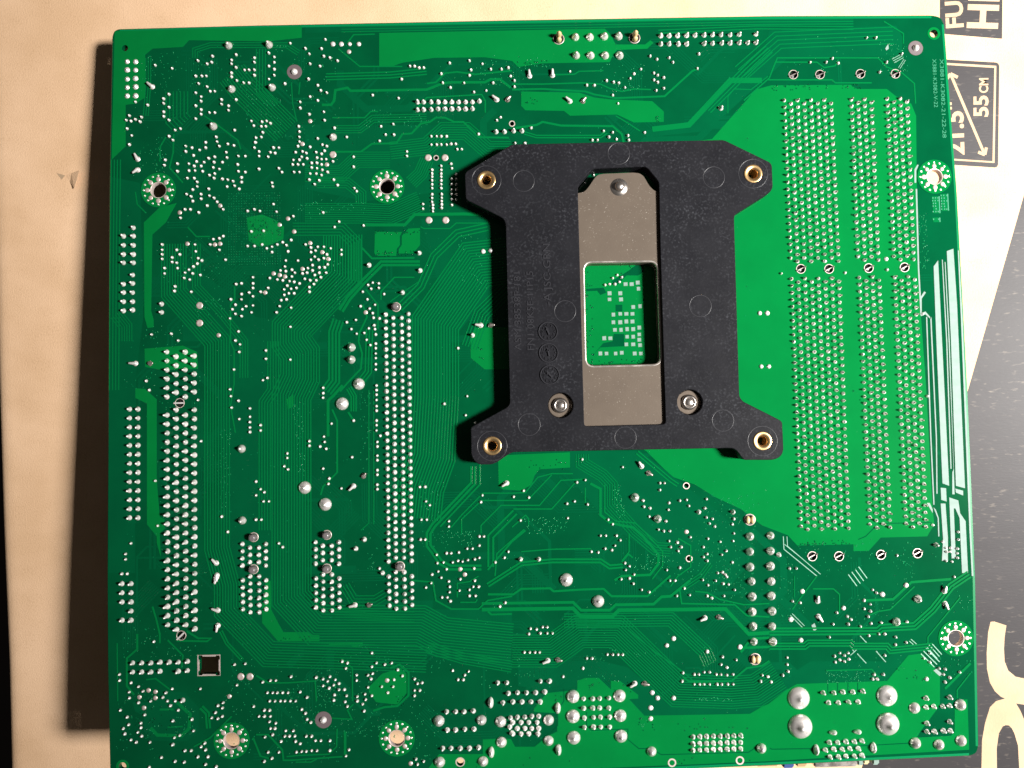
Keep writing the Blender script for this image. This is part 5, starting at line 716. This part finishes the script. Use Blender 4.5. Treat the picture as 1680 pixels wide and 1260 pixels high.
insert_holes = [circle(x, y, 1.9, 14) for x, y in INSERTS]
posts = parse(JOINTS['snap']) + parse(JOINTS['slot']) + parse(JOINTS['slot2'])
post_holes = [circle(x, y, 1.18, 14) for x, y in posts]
ring_open = [circle(x, y, 0.75, 12) for x, y in parse(JOINTS['ringhole'])]
drill = [circle(x, y, r, 14) for x, y, r in SMALL_HOLES] + [circle(x, y, r, 18) for x, y, r in CORNER_HOLES]
mount_open = [circle(x, y, 2.18, 22) for x, y in MOUNTS]
sq = SQUARE_HOLE
holes = insert_holes + post_holes + ring_open + drill + mount_open + [sq]
me = weld("laminate", slab(rounded(OUTLINE, 1.6, 3), holes, -1.6, 0.0, bev=0.12), 'laminate')
obj("laminate", me, board)

def inside(p, P):
    c = False
    for i in range(len(P)):
        a, b_ = P[i - 1], P[i]
        if (a[1] > p[1]) != (b_[1] > p[1]) and p[0] < (b_[0] - a[0]) * (p[1] - a[1]) / (b_[1] - a[1]) + a[0]: c = not c
    return c
def centre(P): return (sum(p[0] for p in P) / len(P), sum(p[1] for p in P) / len(P))
POUR_POLY = [parse(s) for s in POURS]
for i, P in enumerate(POUR_POLY):
    hs = [offset_poly(h, -0.25) for h in holes if all(inside(p, P) for p in offset_poly(h, -0.3))]
    obj("copper_area", weld("copper_area", slab(P, hs, 0.001, 0.036 + 0.001 * i, bev=0.02, bottom=False), 'copper'), board)
for i, s in enumerate(INNER):
    P = parse(s)
    hs = [offset_poly(h, -0.05) for h in holes if all(inside(p, P) for p in offset_poly(h, -0.1))]
    o = obj("inner_plane", up(mesh("inner_plane", [(x, y, 0.004 + 0.001 * i) for L in [P] + hs for x, y in L],
        [tuple(t_) for t_ in tessellate_polygon([[Vector((x, y, 0)) for x, y in L] for L in [P] + hs])], 'inner')), board)
for i, P in enumerate(EDGES):
    obj("edge_strip", mesh("edge_strip", *ribbon(shift(P, (-0.42, -0.35, -0.38)[i]), 0.62, 0.012 + 0.001 * i, 0.02), 'edge', fix=False), board)  # lighter green stands for light shining through the copper-free margin
    up(COL.objects[-1].data) if False else None

tb, thin = Batch(), Batch()
for i, (n, pitch, w, s) in enumerate(TRACES):
    P = parse(s)
    for k_ in range(n):
        (tb if n < 4 and w > .3 else thin).add(ribbon(shift(P, (k_ - (n - 1) / 2) * pitch), w, 0.03 + 0.0006 * i))
stuff(obj("thin_trace_lines", up(mesh("thin_trace_lines", *thin.vf(), 'thin')), board))
# faint conductors of the layer below the surface
keep_off = [centre(h) + (max(math.dist(p, centre(h)) for p in h) + 1.0,) for h in holes]
rnd = random.Random(21)
ib = Batch(); made = 0
while made < 230:
    p = Vector((rnd.uniform(4, 240), rnd.uniform(-209, -4))); a = rnd.randrange(8); P = [p]
    for _ in range(rnd.randrange(2, 5)):
        p = P[-1] + Vector((math.cos(a * math.pi / 4), math.sin(a * math.pi / 4))) * rnd.uniform(3, 16)
        P.append(p); a += rnd.choice((-1, 1))
    n, pitch, w = rnd.choice(((1, 0, .9), (1, 0, .5), (1, 0, 2.0), (3, .75, .32), (5, .7, .3), (7, .68, .28), (2, 1.2, .6)))
    half = n * pitch / 2 + w + .5
    if any(not (2 + half < q.x < 241 - half and -210 + half < q.y < -2 - half) for q in P): continue
    ok = True
    for q0, q1 in zip(P, P[1:]):
        for t_ in range(13):
            q = q0.lerp(q1, t_ / 12)
            if any((q.x - x) ** 2 + (q.y - y) ** 2 < (r + half) ** 2 for x, y, r in keep_off): ok = False
    if not ok: continue
    for k_ in range(n):
        ib.add(ribbon(shift([tuple(q) for q in P], (k_ - (n - 1) / 2) * pitch), w, .014 + made * .00004, .02))
    made += 1
stuff(obj("buried_trace_lines", up(mesh("buried_trace_lines", *ib.vf(), 'inner')), board))
stuff(obj("trace_lines", up(mesh("trace_lines", *tb.vf(), 'trace')), board))
sb = Batch()
for i, s in enumerate(SLITS):
    sb.add(ribbon(parse(s), 0.24, 0.062 + 0.0008 * i, 0.01))
stuff(obj("clearance_lines", up(mesh("clearance_lines", *sb.vf(), 'laminate')), board))
for i, s in enumerate(CLEAR_AREAS):
    obj("clearance_area", up(mesh("clearance_area", *sheet(parse(s), .064 + .001 * i), 'laminate')), board)
nb = Batch()
for i, (n, pitch, w, s) in enumerate(TIN_LINES):
    for k_ in range(n):
        nb.add(ribbon(shift(parse(s), (k_ - (n - 1) / 2) * pitch), w, .075 + .0007 * i, .015))
stuff(obj("tinned_lines", up(mesh("tinned_lines", *nb.vf(), 'pale')), board))
for i, s in enumerate(STRIPS):
    obj("tinned_strip", weld("tinned_strip", slab(parse(s), [], 0.001, 0.07 + 0.001 * i, bev=0.02, bottom=False), 'tin'), board)

# small plated-over vias
vb = Batch(); vb2 = Batch()
dot = lathe([(0.2, 0.0), (0.17, 0.055), (0.0, 0.075)], 6)
for x0, y0, x1, y1, n in SPECKS:
    for _ in range(n):
        vb.add(dot, (random.uniform(x0, x1), random.uniform(y0, y1), 0.02), random.random(), (random.uniform(.55, 1.1),) * 3)
for _ in range(1500):
    x, y = random.uniform(5, 239), random.uniform(-207, -5)
    if (x > 190 and y > -150) or any((x - a) ** 2 + (y - c) ** 2 < (r + .3) ** 2 for a, c, r in keep_off): continue
    if random.random() > .35 and x > 95 and y > -120: continue
    vb.add(dot, (x, y, 0.02), 0.0, (random.uniform(.45, .85),) * 3)
for x0, y0, x1, y1, n in SPECKS_DARK:
    for _ in range(n):
        vb2.add(dot, (random.uniform(x0, x1), random.uniform(y0, y1), 0.02), random.random(), (random.uniform(.8, 1.25),) * 2 + (1.3,))
for x0, y0, x1, y1, p in BGA:
    ny = int(abs(y1 - y0) / p); nx = int((x1 - x0) / p)
    for a in range(nx):
        for c in range(ny):
            if random.random() < .72: vb.add(dot, (x0 + a * p + random.uniform(-.06, .06), y0 - c * p, 0.02), 0.0, (.7, .7, .8))
stuff(obj("covered_vias", mesh("covered_vias", *vb2.vf(), 'laminate', smooth=True), board))
stuff(obj("covered_vias", mesh("covered_vias", *vb.vf(), 'edge', smooth=True), board))

# ---------------------------------------------------------------- solder joints
S = {
    'a': lathe([(.43, 0), (.39, .16), (.28, .42), (.17, .6), (0, .66)], 9),
    'bb': lathe([(.66, 0), (.6, .18), (.4, .34), (0, .42)], 12),
    'f': lathe([(.78, 0), (.72, .12), (.5, .26), (.28, .34), (.2, .55), (0, .58)], 12),
    'b': lathe([(.72, 0), (.66, .14), (.5, .45), (.38, .8), (.3, 1.25), (.18, 1.45), (0, 1.5)], 12),
    'c': lathe([(1.2, 0), (1.12, .3), (.9, .75), (.6, 1.15), (.42, 1.7), (.25, 1.95), (0, 2.0)], 14),
    'd': lathe([(1.78, 0), (1.7, .35), (1.4, .8), (.9, 1.12), (.4, 1.35), (.25, 1.7), (0, 1.75)], 18),
    'd2': lathe([(1.5, 0), (1.42, .35), (1.15, .8), (.75, 1.2), (.4, 1.6), (0, 1.75)], 16),
    'e': lathe([(3.15, 0), (3.05, .4), (2.6, 1.0), (1.8, 1.5), (1.0, 1.85), (.6, 2.3), (.35, 2.55), (0, 2.6)], 24),
    'T': lathe([(.98, 0), (.94, .1), (.6, .16), (.3, .13), (0, .12)], 16),
    't': lathe([(.62, 0), (.58, .07), (0, .1)], 12),
    'sq': box(-.52, -.52, 0, .52, .52, .06),
    'pin': lathe([(.53, 0), (.47, .16), (.36, .42), (.26, .62), (0, .66)], 8),
    'pcie': lathe([(.66, 0), (.6, .16), (.42, .5), (.3, .85), (.22, 1.05), (0, 1.1)], 9),
    'pci': lathe([(.76, 0), (.67, .22), (.48, .7), (.34, 1.3), (.22, 1.8), (0, 1.95)], 10),
}
STUB = lathe([(.25, .3), (.24, 1.0), (.2, 1.1), (0, 1.12)], 6)
CACHE = {}
def joint_mesh(kind, mat='solder'):
    if (kind, mat) not in CACHE:
        CACHE[(kind, mat)] = mesh("solder_" + mat, *S[kind], mat, smooth=(kind != 'sq'))
    return CACHE[(kind, mat)]

singles, rest = [], []
for kind, name in (('e', 'solder_joint'), ('d', 'solder_joint'), ('d2', 'solder_joint'), ('c', 'solder_joint'), ('f', 'solder_joint'), ('b', 'solder_joint')):
    for p in parse(JOINTS[kind]): singles.append((kind, p, (1, 1)))
for p in parse(JOINTS['ov']): singles.insert(0, ('d2', p, (.55, 1.05)))
for p in parse(JOINTS['oh']): singles.insert(0, ('d2', p, (.75, .42)))
rest = [x for x in singles[300:]]
for kind, p, sc in singles[:300]:
    k_ = random.uniform(.93, 1.07)
    obj("solder_joint", joint_mesh(kind, 'joint' if kind in 'cdd2e' else 'solder'), board, (p[0], p[1], 0.0), (random.uniform(-.07, .07), random.uniform(-.07, .07), random.random() * 6.28), (k_ * sc[0], k_ * sc[1], random.uniform(.85, 1.15))) if sc == (1, 1) else \
        obj("solder_joint", joint_mesh(kind), board, (p[0], p[1], 0.0), (0, 0, 0), (sc[0], sc[1], 1.0))
rb = Batch()
for kind, p, sc in rest:
    rb.add(S[kind], (p[0], p[1], 0), random.random() * 6, (random.uniform(.93, 1.07),) * 2 + (random.uniform(.85, 1.15),))
for kind in ('a', 'bb'):
    for p in parse(JOINTS[kind]):
        k_ = random.uniform(.88, 1.12)
        rb.add(S[kind], (p[0], p[1], 0.03), random.random() * 6, (k_ * random.uniform(.95, 1.05), k_, random.uniform(.8, 1.3)))
stuff(obj("small_solder_joints", mesh("small_solder_joints", *rb.vf(), 'solder', smooth=True), board))

for data, nm, kind in ((DIMM_A, "memory_socket_pins", 'pin'), (DIMM_B, "memory_socket_pins", 'pin'), (DIMM_C, "memory_socket_pins", 'pin'),
                       (PCI, "slot_pins", 'pci'), (PCIE_LONG, "slot_pins", 'pcie'), (PCIE_SHORT_A, "slot_pins", 'pcie'), (PCIE_SHORT_B, "slot_pins", 'pcie')):
    pb = Batch()
    for x, y in parse(data):
        k_ = random.uniform(.93, 1.08)
        pb.add(S[kind], (x, y, 0.03), random.random() * 6, (k_, k_, random.uniform(.75, 1.15)), (random.uniform(-.16, .16), random.uniform(-.16, .16)))
    stuff(obj(nm, mesh(nm, *pb.vf(), 'solder', smooth=True), board))
    if nm[0] == 'm':
        qb = Batch()
        for x, y in parse(data):
            qb.add(STUB, (x, y, 0.03), random.random() * 6, (1, 1, random.uniform(.75, 1.15)), (random.uniform(-.2, .2), random.uniform(-.2, .2)))
        stuff(obj("pin_ends", mesh("pin_ends", *qb.vf(), 'stub', smooth=True), board))

for p in parse(JOINTS['T']): obj("test_pad", joint_mesh('T', 'pad'), board, (p[0], p[1], .03))
for p in parse(JOINTS['t']): obj("test_pad", joint_mesh('t', 'pad'), board, (p[0], p[1], .03))
for p in parse(JOINTS['sq']):
    obj("component_pad", joint_mesh('sq', 'tin'), board, (p[0], p[1], .04), (0, 0, .03), (random.uniform(.9, 1.1), random.uniform(.9, 1.1), 1))

# bent component leads: a joint with the wire folded over
for key, mat, L in (('lead', 'solder', 1.5), ('dlead', 'pin', 1.1)):
    for x, y, dx, dy in parse(JOINTS[key]):
        d = math.hypot(dx, dy); dx, dy = dx / d * L, dy / d * L
        lb = Batch(); lb.add(S['b'], (0, 0, 0), 0, (1.05, 1.05, .55))
        lb.add(tube((-dx * .1, -dy * .1, .4), (dx, dy, .85), .55, .3))
        obj("component_lead", mesh("component_lead", *lb.vf(), mat, smooth=True), board, (x, y, 0.03))

# bare rings with a domed joint, and the test rings
for x, y, r in RINGS:
    o = obj("test_ring", mesh("test_ring", *lathe([(r, 0), (r - .05, .05), (.6, .06)], 28), 'grey', smooth=False), board, (x, y, .03))
    obj("solder_dome", mesh("solder_dome", *lathe([(.95, 0), (.85, .35), (.5, .8), (0, 1.0)], 14), 'solder', smooth=True), o, (0, 0, .05))

# mounting holes: green annulus, eight round pads, sixteen tiny plated vias
ann = slab(circle(0, 0, 5.0, 40), [circle(0, 0, 2.22, 22)], 0.0, 0.055, bev=.02, bottom=False)
lug = lathe([(.7, 0), (.65, .08), (.35, .14), (0, .15)], 12)
via = lathe([(.28, 0), (.24, .06), (.13, .06), (.08, -.05)], 8)
AM = weld("ring_area", ann, 'copper'); LM = mesh("ring_pad", *lug, 'pad', smooth=True); VM = mesh("ring_via", *via, 'solder', smooth=True)
sleeve = mesh("hole_sleeve", *lathe([(2.36, .075), (2.22, .08), (2.13, 0.0), (2.13, -1.6)], 24), 'pad', smooth=True)
for x, y in MOUNTS:
    o = obj("mounting_hole", AM, board, (x, y, .05))
    obj("hole_sleeve", sleeve, o)
    for k_ in range(8):
        a = k_ * math.pi / 4
        obj("ring_pad", LM, o, (3.1 * math.cos(a), 3.1 * math.sin(a), .05), (0, 0, a), (random.uniform(.92, 1.1), random.uniform(.85, 1.0), random.uniform(.7, 1.3)))
    for k_ in range(16):
        a = k_ * math.pi / 8
        obj("ring_via", VM, o, (4.15 * math.cos(a), 4.15 * math.sin(a), .05))
for x, y, r in CORNER_HOLES:
    obj("hole_rim", weld("hole_rim", slab(circle(x, y, r + .75, 28), [circle(x, y, r + .02, 18)], .0, .05, bev=.02, bottom=False), 'copper'), board)
for x, y, r in SMALL_HOLES:
    obj("hole_rim", weld("hole_rim", slab(circle(x, y, r + .28, 20), [circle(x, y, r + .01, 14)], .0, .085, bev=.03, bottom=False), 'pad'), board)
for x, y in parse(JOINTS['hole']):
    pass
for x, y in parse(JOINTS['ringhole']):
    obj("hole_rim", weld("hole_rim", slab(circle(x, y, 1.2, 20), [circle(x, y, .76, 12)], .0, .09, bev=.03, bottom=False), 'pad'), board)
so = [(min(p[0] for p in sq) - .22, max(p[1] for p in sq) + .1), (max(p[0] for p in sq) + .1, max(p[1] for p in sq) + .1), (max(p[0] for p in sq) + .1, min(p[1] for p in sq) - .1), (min(p[0] for p in sq) - .22, min(p[1] for p in sq) - .1)]
obj("slot_rim", weld("slot_rim", slab(so, [offset_poly(sq, -.01)], .0, .06, bev=.02, bottom=False), 'pad'), board)

# socket posts: tinned ring, dark hole, split metal tongue
post_ring = weld("post_ring", slab(circle(0, 0, 1.38, 20), [circle(0, 0, 1.2, 14)], 0, .1, bev=.04, bottom=False), 'pad')
plug = mesh("post_plug", *lathe([(1.17, -.9), (1.1, -.75), (0, -.7)], 14), 'dark', smooth=True)
tongue = Batch(); tongue.add(box(-1.15, -.13, -.7, 1.15, .13, -.05), rot=.45); tongue.add(tube((1.0, .5, -.1), (1.35, .62, .3), .26, .2)); tongue.add(tube((-.9, -.4, -.1), (-1.2, -.5, .4), .2, .15))
tongue_me = mesh("post_tongue", *tongue.vf(), 'pin')
for x, y in parse(JOINTS['snap']):
    o = obj("socket_post", post_ring, board, (x, y, .04)); obj("post_tongue", tongue_me, o); obj("post_plug", plug, o)
bar_me = mesh("post_bar", *box(-1.7, -.2, -.9, 1.1, .2, .12), 'solder')
for x, y in parse(JOINTS['slot']):
    o = obj("socket_post", post_ring, board, (x, y, .04)); obj("post_bar", bar_me, o); obj("post_plug", plug, o)
for x, y in parse(JOINTS['slot2']):
    o = obj("socket_post", post_ring, board, (x, y, .04)); obj("post_bar", bar_me, o, rot=(0, 0, .75)); obj("post_plug", plug, o)
peg = Batch(); peg.add(lathe([(1.0, 0), (1.0, 1.5), (.85, 1.9), (.35, 2.0), (0, 1.9)], 14)); 
peg_me = mesh("locating_peg", *peg.vf(), 'grey_post', smooth=True)
rim_me = mesh("peg_rim", *lathe([(1.38, 0), (1.3, .12), (1.18, .12), (1.1, 0)], 18), 'pad', smooth=True)
for x, y in parse(JOINTS['peg']):
    o = obj("locating_peg", peg_me, board, (x, y, .04)); obj("peg_rim", rim_me, o)
nub = mesh("clip_nub", *lathe([(.6, 0), (.68, .5), (.6, 1.3), (.3, 1.75), (0, 1.8)], 12), 'cream', smooth=True)
crim = mesh("clip_rim", *lathe([(1.66, 0), (1.6, .1), (1.5, .1), (1.45, 0)], 18), 'pad', smooth=True)
clip_base = mesh("clip_base", *lathe([(1.46, .0), (1.4, .02), (0, .02)], 18), 'dark')
for i, (x, y) in enumerate(parse(JOINTS['cream'])):
    o = obj("plastic_clip", crim, board, (x, y, .06))
    obj("clip_base", clip_base, o)
    for s in (-1, 1): obj("clip_nub", nub, o, (s * .66, 0, 0), scale=(.95, 1.7, .6))
for x, y in TOP_CLIPS:
    o = obj("plastic_clip", crim, board, (x, y, .06))
    obj("clip_base", clip_base, o)
    for s, h in ((-1, 1.0), (1, 1.6)): obj("clip_nub", nub, o, (0, s * .62, 0), scale=(1.2, 1.0, h))

# etched part numbers
for s, x0, y0, x1, y1, cap in BOARD_TEXT:
    b = Batch(); L = abs(y1 - y0)
    ang = math.atan2(y1 - y0, x1 - x0 - cap)
    b.add(text_vf(s, cap * .8, L), (x0, y0, .05), ang)
    obj("part_number", mesh("part_number", *b.vf(), 'etch'), board)
for k_, (x, y, w, h) in enumerate(CODE_BLOCKS):
    o = obj("marking_block", weld("marking_block", slab([(x, y), (x + w, y), (x + w + .35, y - h), (x + .35, y - h)], [], .001, .04, bev=.02, bottom=False), 'thin'), board)
    b = Batch()
    for r_ in range(int(h / .8)):
        for c in range(3):
            if random.random() < .7: b.add(box(-.13, -.2, 0, .16, .18, .03), (x + .35 + c * .75 + random.uniform(-.1, .1), y - .5 - r_ * .8, .04), random.uniform(-.5, .5))
    b.add(box(w - .3, -h + .05, 0, w - .02, -.05, .035), (x + .18, y, .04))
    obj("marking", mesh("marking", *b.vf(), 'etch'), o)

# ---------------------------------------------------------------- processor socket bracket
bh = insert_bore = [circle(x, y, 2.3, 20) for x, y in INSERTS]
screw_bore = [circle(x, y, 3.55, 26) for x, y in SCREWS]
bracket = obj("cooler_bracket", weld("cooler_bracket", slab(rounded(BRACKET, .7, 3), [rounded(BRACKET_CUT, 1.0)] + bh + screw_bore, .9, 5.2, bev=.16), 'plastic'), board)
bracket["label"] = "black plastic bracket over the processor socket"
ins = mesh("threaded_insert", *lathe([(2.62, 5.0), (2.6, 5.32), (2.45, 5.38), (1.5, 5.3), (1.28, 4.9), (1.2, 4.6), (1.28, 4.3), (1.18, 4.0), (1.26, 3.7), (1.18, 3.4), (1.24, .5)], 26), 'brass', smooth=True)
for x, y in INSERTS: obj("threaded_insert", ins, bracket, (x, y, 0))
circ = mesh("ejector_mark", *lathe([(3.22, 5.19), (3.13, 5.3), (3.01, 5.19)], 48), 'rim', smooth=True)
for x, y in EJECTORS: obj("ejector_mark", circ, bracket, (x, y, 0), (0, 0, random.random()), (random.uniform(.95, 1.0),) * 2 + (1,))
coll = lathe([(2.95, 5.19), (2.9, 5.28), (2.82, 5.19)], 36)
cm = mesh("insert_collar", *coll, 'rim', smooth=True)
for i, (x, y) in enumerate(INSERTS):
    obj("insert_collar", cm, bracket, (x, y, 0), (0, 0, 0), (1.42, 1.42, 1))
db = Batch()
db.add(lathe([(2.75, 5.19), (2.68, 5.5), (2.5, 5.5), (2.38, 5.19)], 30))
for k_ in range(12):
    a = k_ * math.pi / 6
    db.add(text_vf(str(k_ + 1), .7, None, 0, .2), (1.85 * math.sin(a) - .22, 1.85 * math.cos(a) - .3, 5.2))
dm = mesh("date_dial", *db.vf(), 'mould')
arrow = Batch(); arrow.add(box(-.2, -.95, 5.2, .2, .95, 5.6)); arrow.add(([(-.5, .5, 5.6), (.5, .5, 5.6), (0, 1.35, 5.6)], [(0, 1, 2)]))
am = mesh("dial_arrow", *arrow.vf(), 'mould')
for (x, y), a in zip(DIALS, (.35, .2, .75)):
    o = obj("date_dial", dm, bracket, (x, y, 0)); 
    obj("dial_arrow", am, bracket, (x, y, 0), (0, 0, a))
for s, x0, y0, x1, y1, cap in BRACKET_TEXT:
    b = Batch(); run_text(b, s, x0, y0, x1, y1, cap, 5.2, .16)
    obj("moulded_lettering", mesh("moulded_lettering", *b.vf(), 'mould'), bracket)

plate = obj("metal_plate", weld("metal_plate", slab(rounded(PLATE, .8, 3), [rounded(PLATE_WINDOW, 2.2, 6)], .25, 4.2, bev=.05), 'nickel'), board)
wl = rounded(PLATE_WINDOW, 2.2, 6); n_ = len(wl)
lipv = [(x, y, z) for d, z in ((.5, 4.215), (.22, 4.26), (.0, 4.12), (-.06, 3.3)) for x, y in offset_poly(wl, -d)]
obj("window_lip", mesh("window_lip", lipv, [(k_ * n_ + i, k_ * n_ + (i + 1) % n_, (k_ + 1) * n_ + (i + 1) % n_, (k_ + 1) * n_ + i) for k_ in range(3) for i in range(n_)], 'lip', smooth=True), plate)
plate["label"] = "brown-grey nickel plate in the opening of the bracket"
wash = mesh("washer", *lathe([(3.4, 3.2), (3.38, 3.95), (3.2, 4.1), (1.7, 4.1)], 30), 'nickel', smooth=False)
scr = mesh("screw", *lathe([(2.2, 4.0), (2.1, 4.35), (1.75, 4.75), (1.55, 4.8), (1.3, 4.7), (1.15, 4.4), (1.05, 4.42), (.95, 4.8), (.8, 4.88), (0, 4.9)], 22), 'steel', smooth=True)
for x, y in SCREWS:
    o = obj("washer", wash, plate, (x, y, -.2)); obj("screw", scr, plate, (x, y, .1))
obj("stud", mesh("stud", *lathe([(2.5, 4.2), (2.3, 4.32), (2.05, 4.5), (1.6, 4.62), (1.2, 4.85), (1.1, 5.6), (.9, 5.8), (0, 5.82)], 22), 'steel', smooth=True), plate, (STUD[0], STUD[1], 0))

# ---------------------------------------------------------------- ports under the lower edge that hold the board up
yb = -BOARD_H
def port(name, x0, x1, mat, over, deep, z0, z1, dx=0.0):
    v, f = box(x0, yb - over, z0, x1, yb + deep, z1)
    me = mesh(name, v, f, mat)
    bm = bmesh.new(); bm.from_mesh(me)
    bmesh.ops.bevel(bm, geom=bm.edges[:], offset=.4 * MM, segments=2, affect='EDGES')
    bm.to_mesh(me); bm.free()
    return obj(name, me, board)
x = IO_X
port("jack_block", x[0], x[0] + 6.2, 'gold', 1.6, 9, -13, -1.7)
port("jack_block", x[0] + 7.4, x[0] + 10.6, 'blue', 2.2, 9, -13, -1.7)
port("jack_block", x[0] + 11.2, x[0] + 14.2, 'gold', 1.9, 9, -13, -1.7)
port("video_port", x[2], x[2] + 12.3, 'steel', 2.2, 12, -13, -1.7)
port("video_port_body", x[2] + 1, x[2] + 11, 'blue', 1.2, 10, -14.5, -13.1)
port("port_shell", x[3], x[3] + 1.8, 'tin', 2.0, 10, -13, -1.7)
port("keyboard_port", x[4] + .6, x[4] + 2.4, 'cream', 1.7, 12, -13, -1.7)
port("keyboard_port", x[4] + 3.2, x[4] + 5.2, 'tin', 1.9, 12, -13, -1.7)
port("network_port", 118, 136, 'steel', 1.0, 20, -37.5, -1.7)
port("network_port", 196, 212, 'steel', 1.0, 20, -37.5, -1.7)
port("drive_connector", 60, 112, 'dark', -205, 212, -13.0, -1.7)
port("drive_connector", 150, 200, 'dark', -205, 212, -13.0, -1.7)
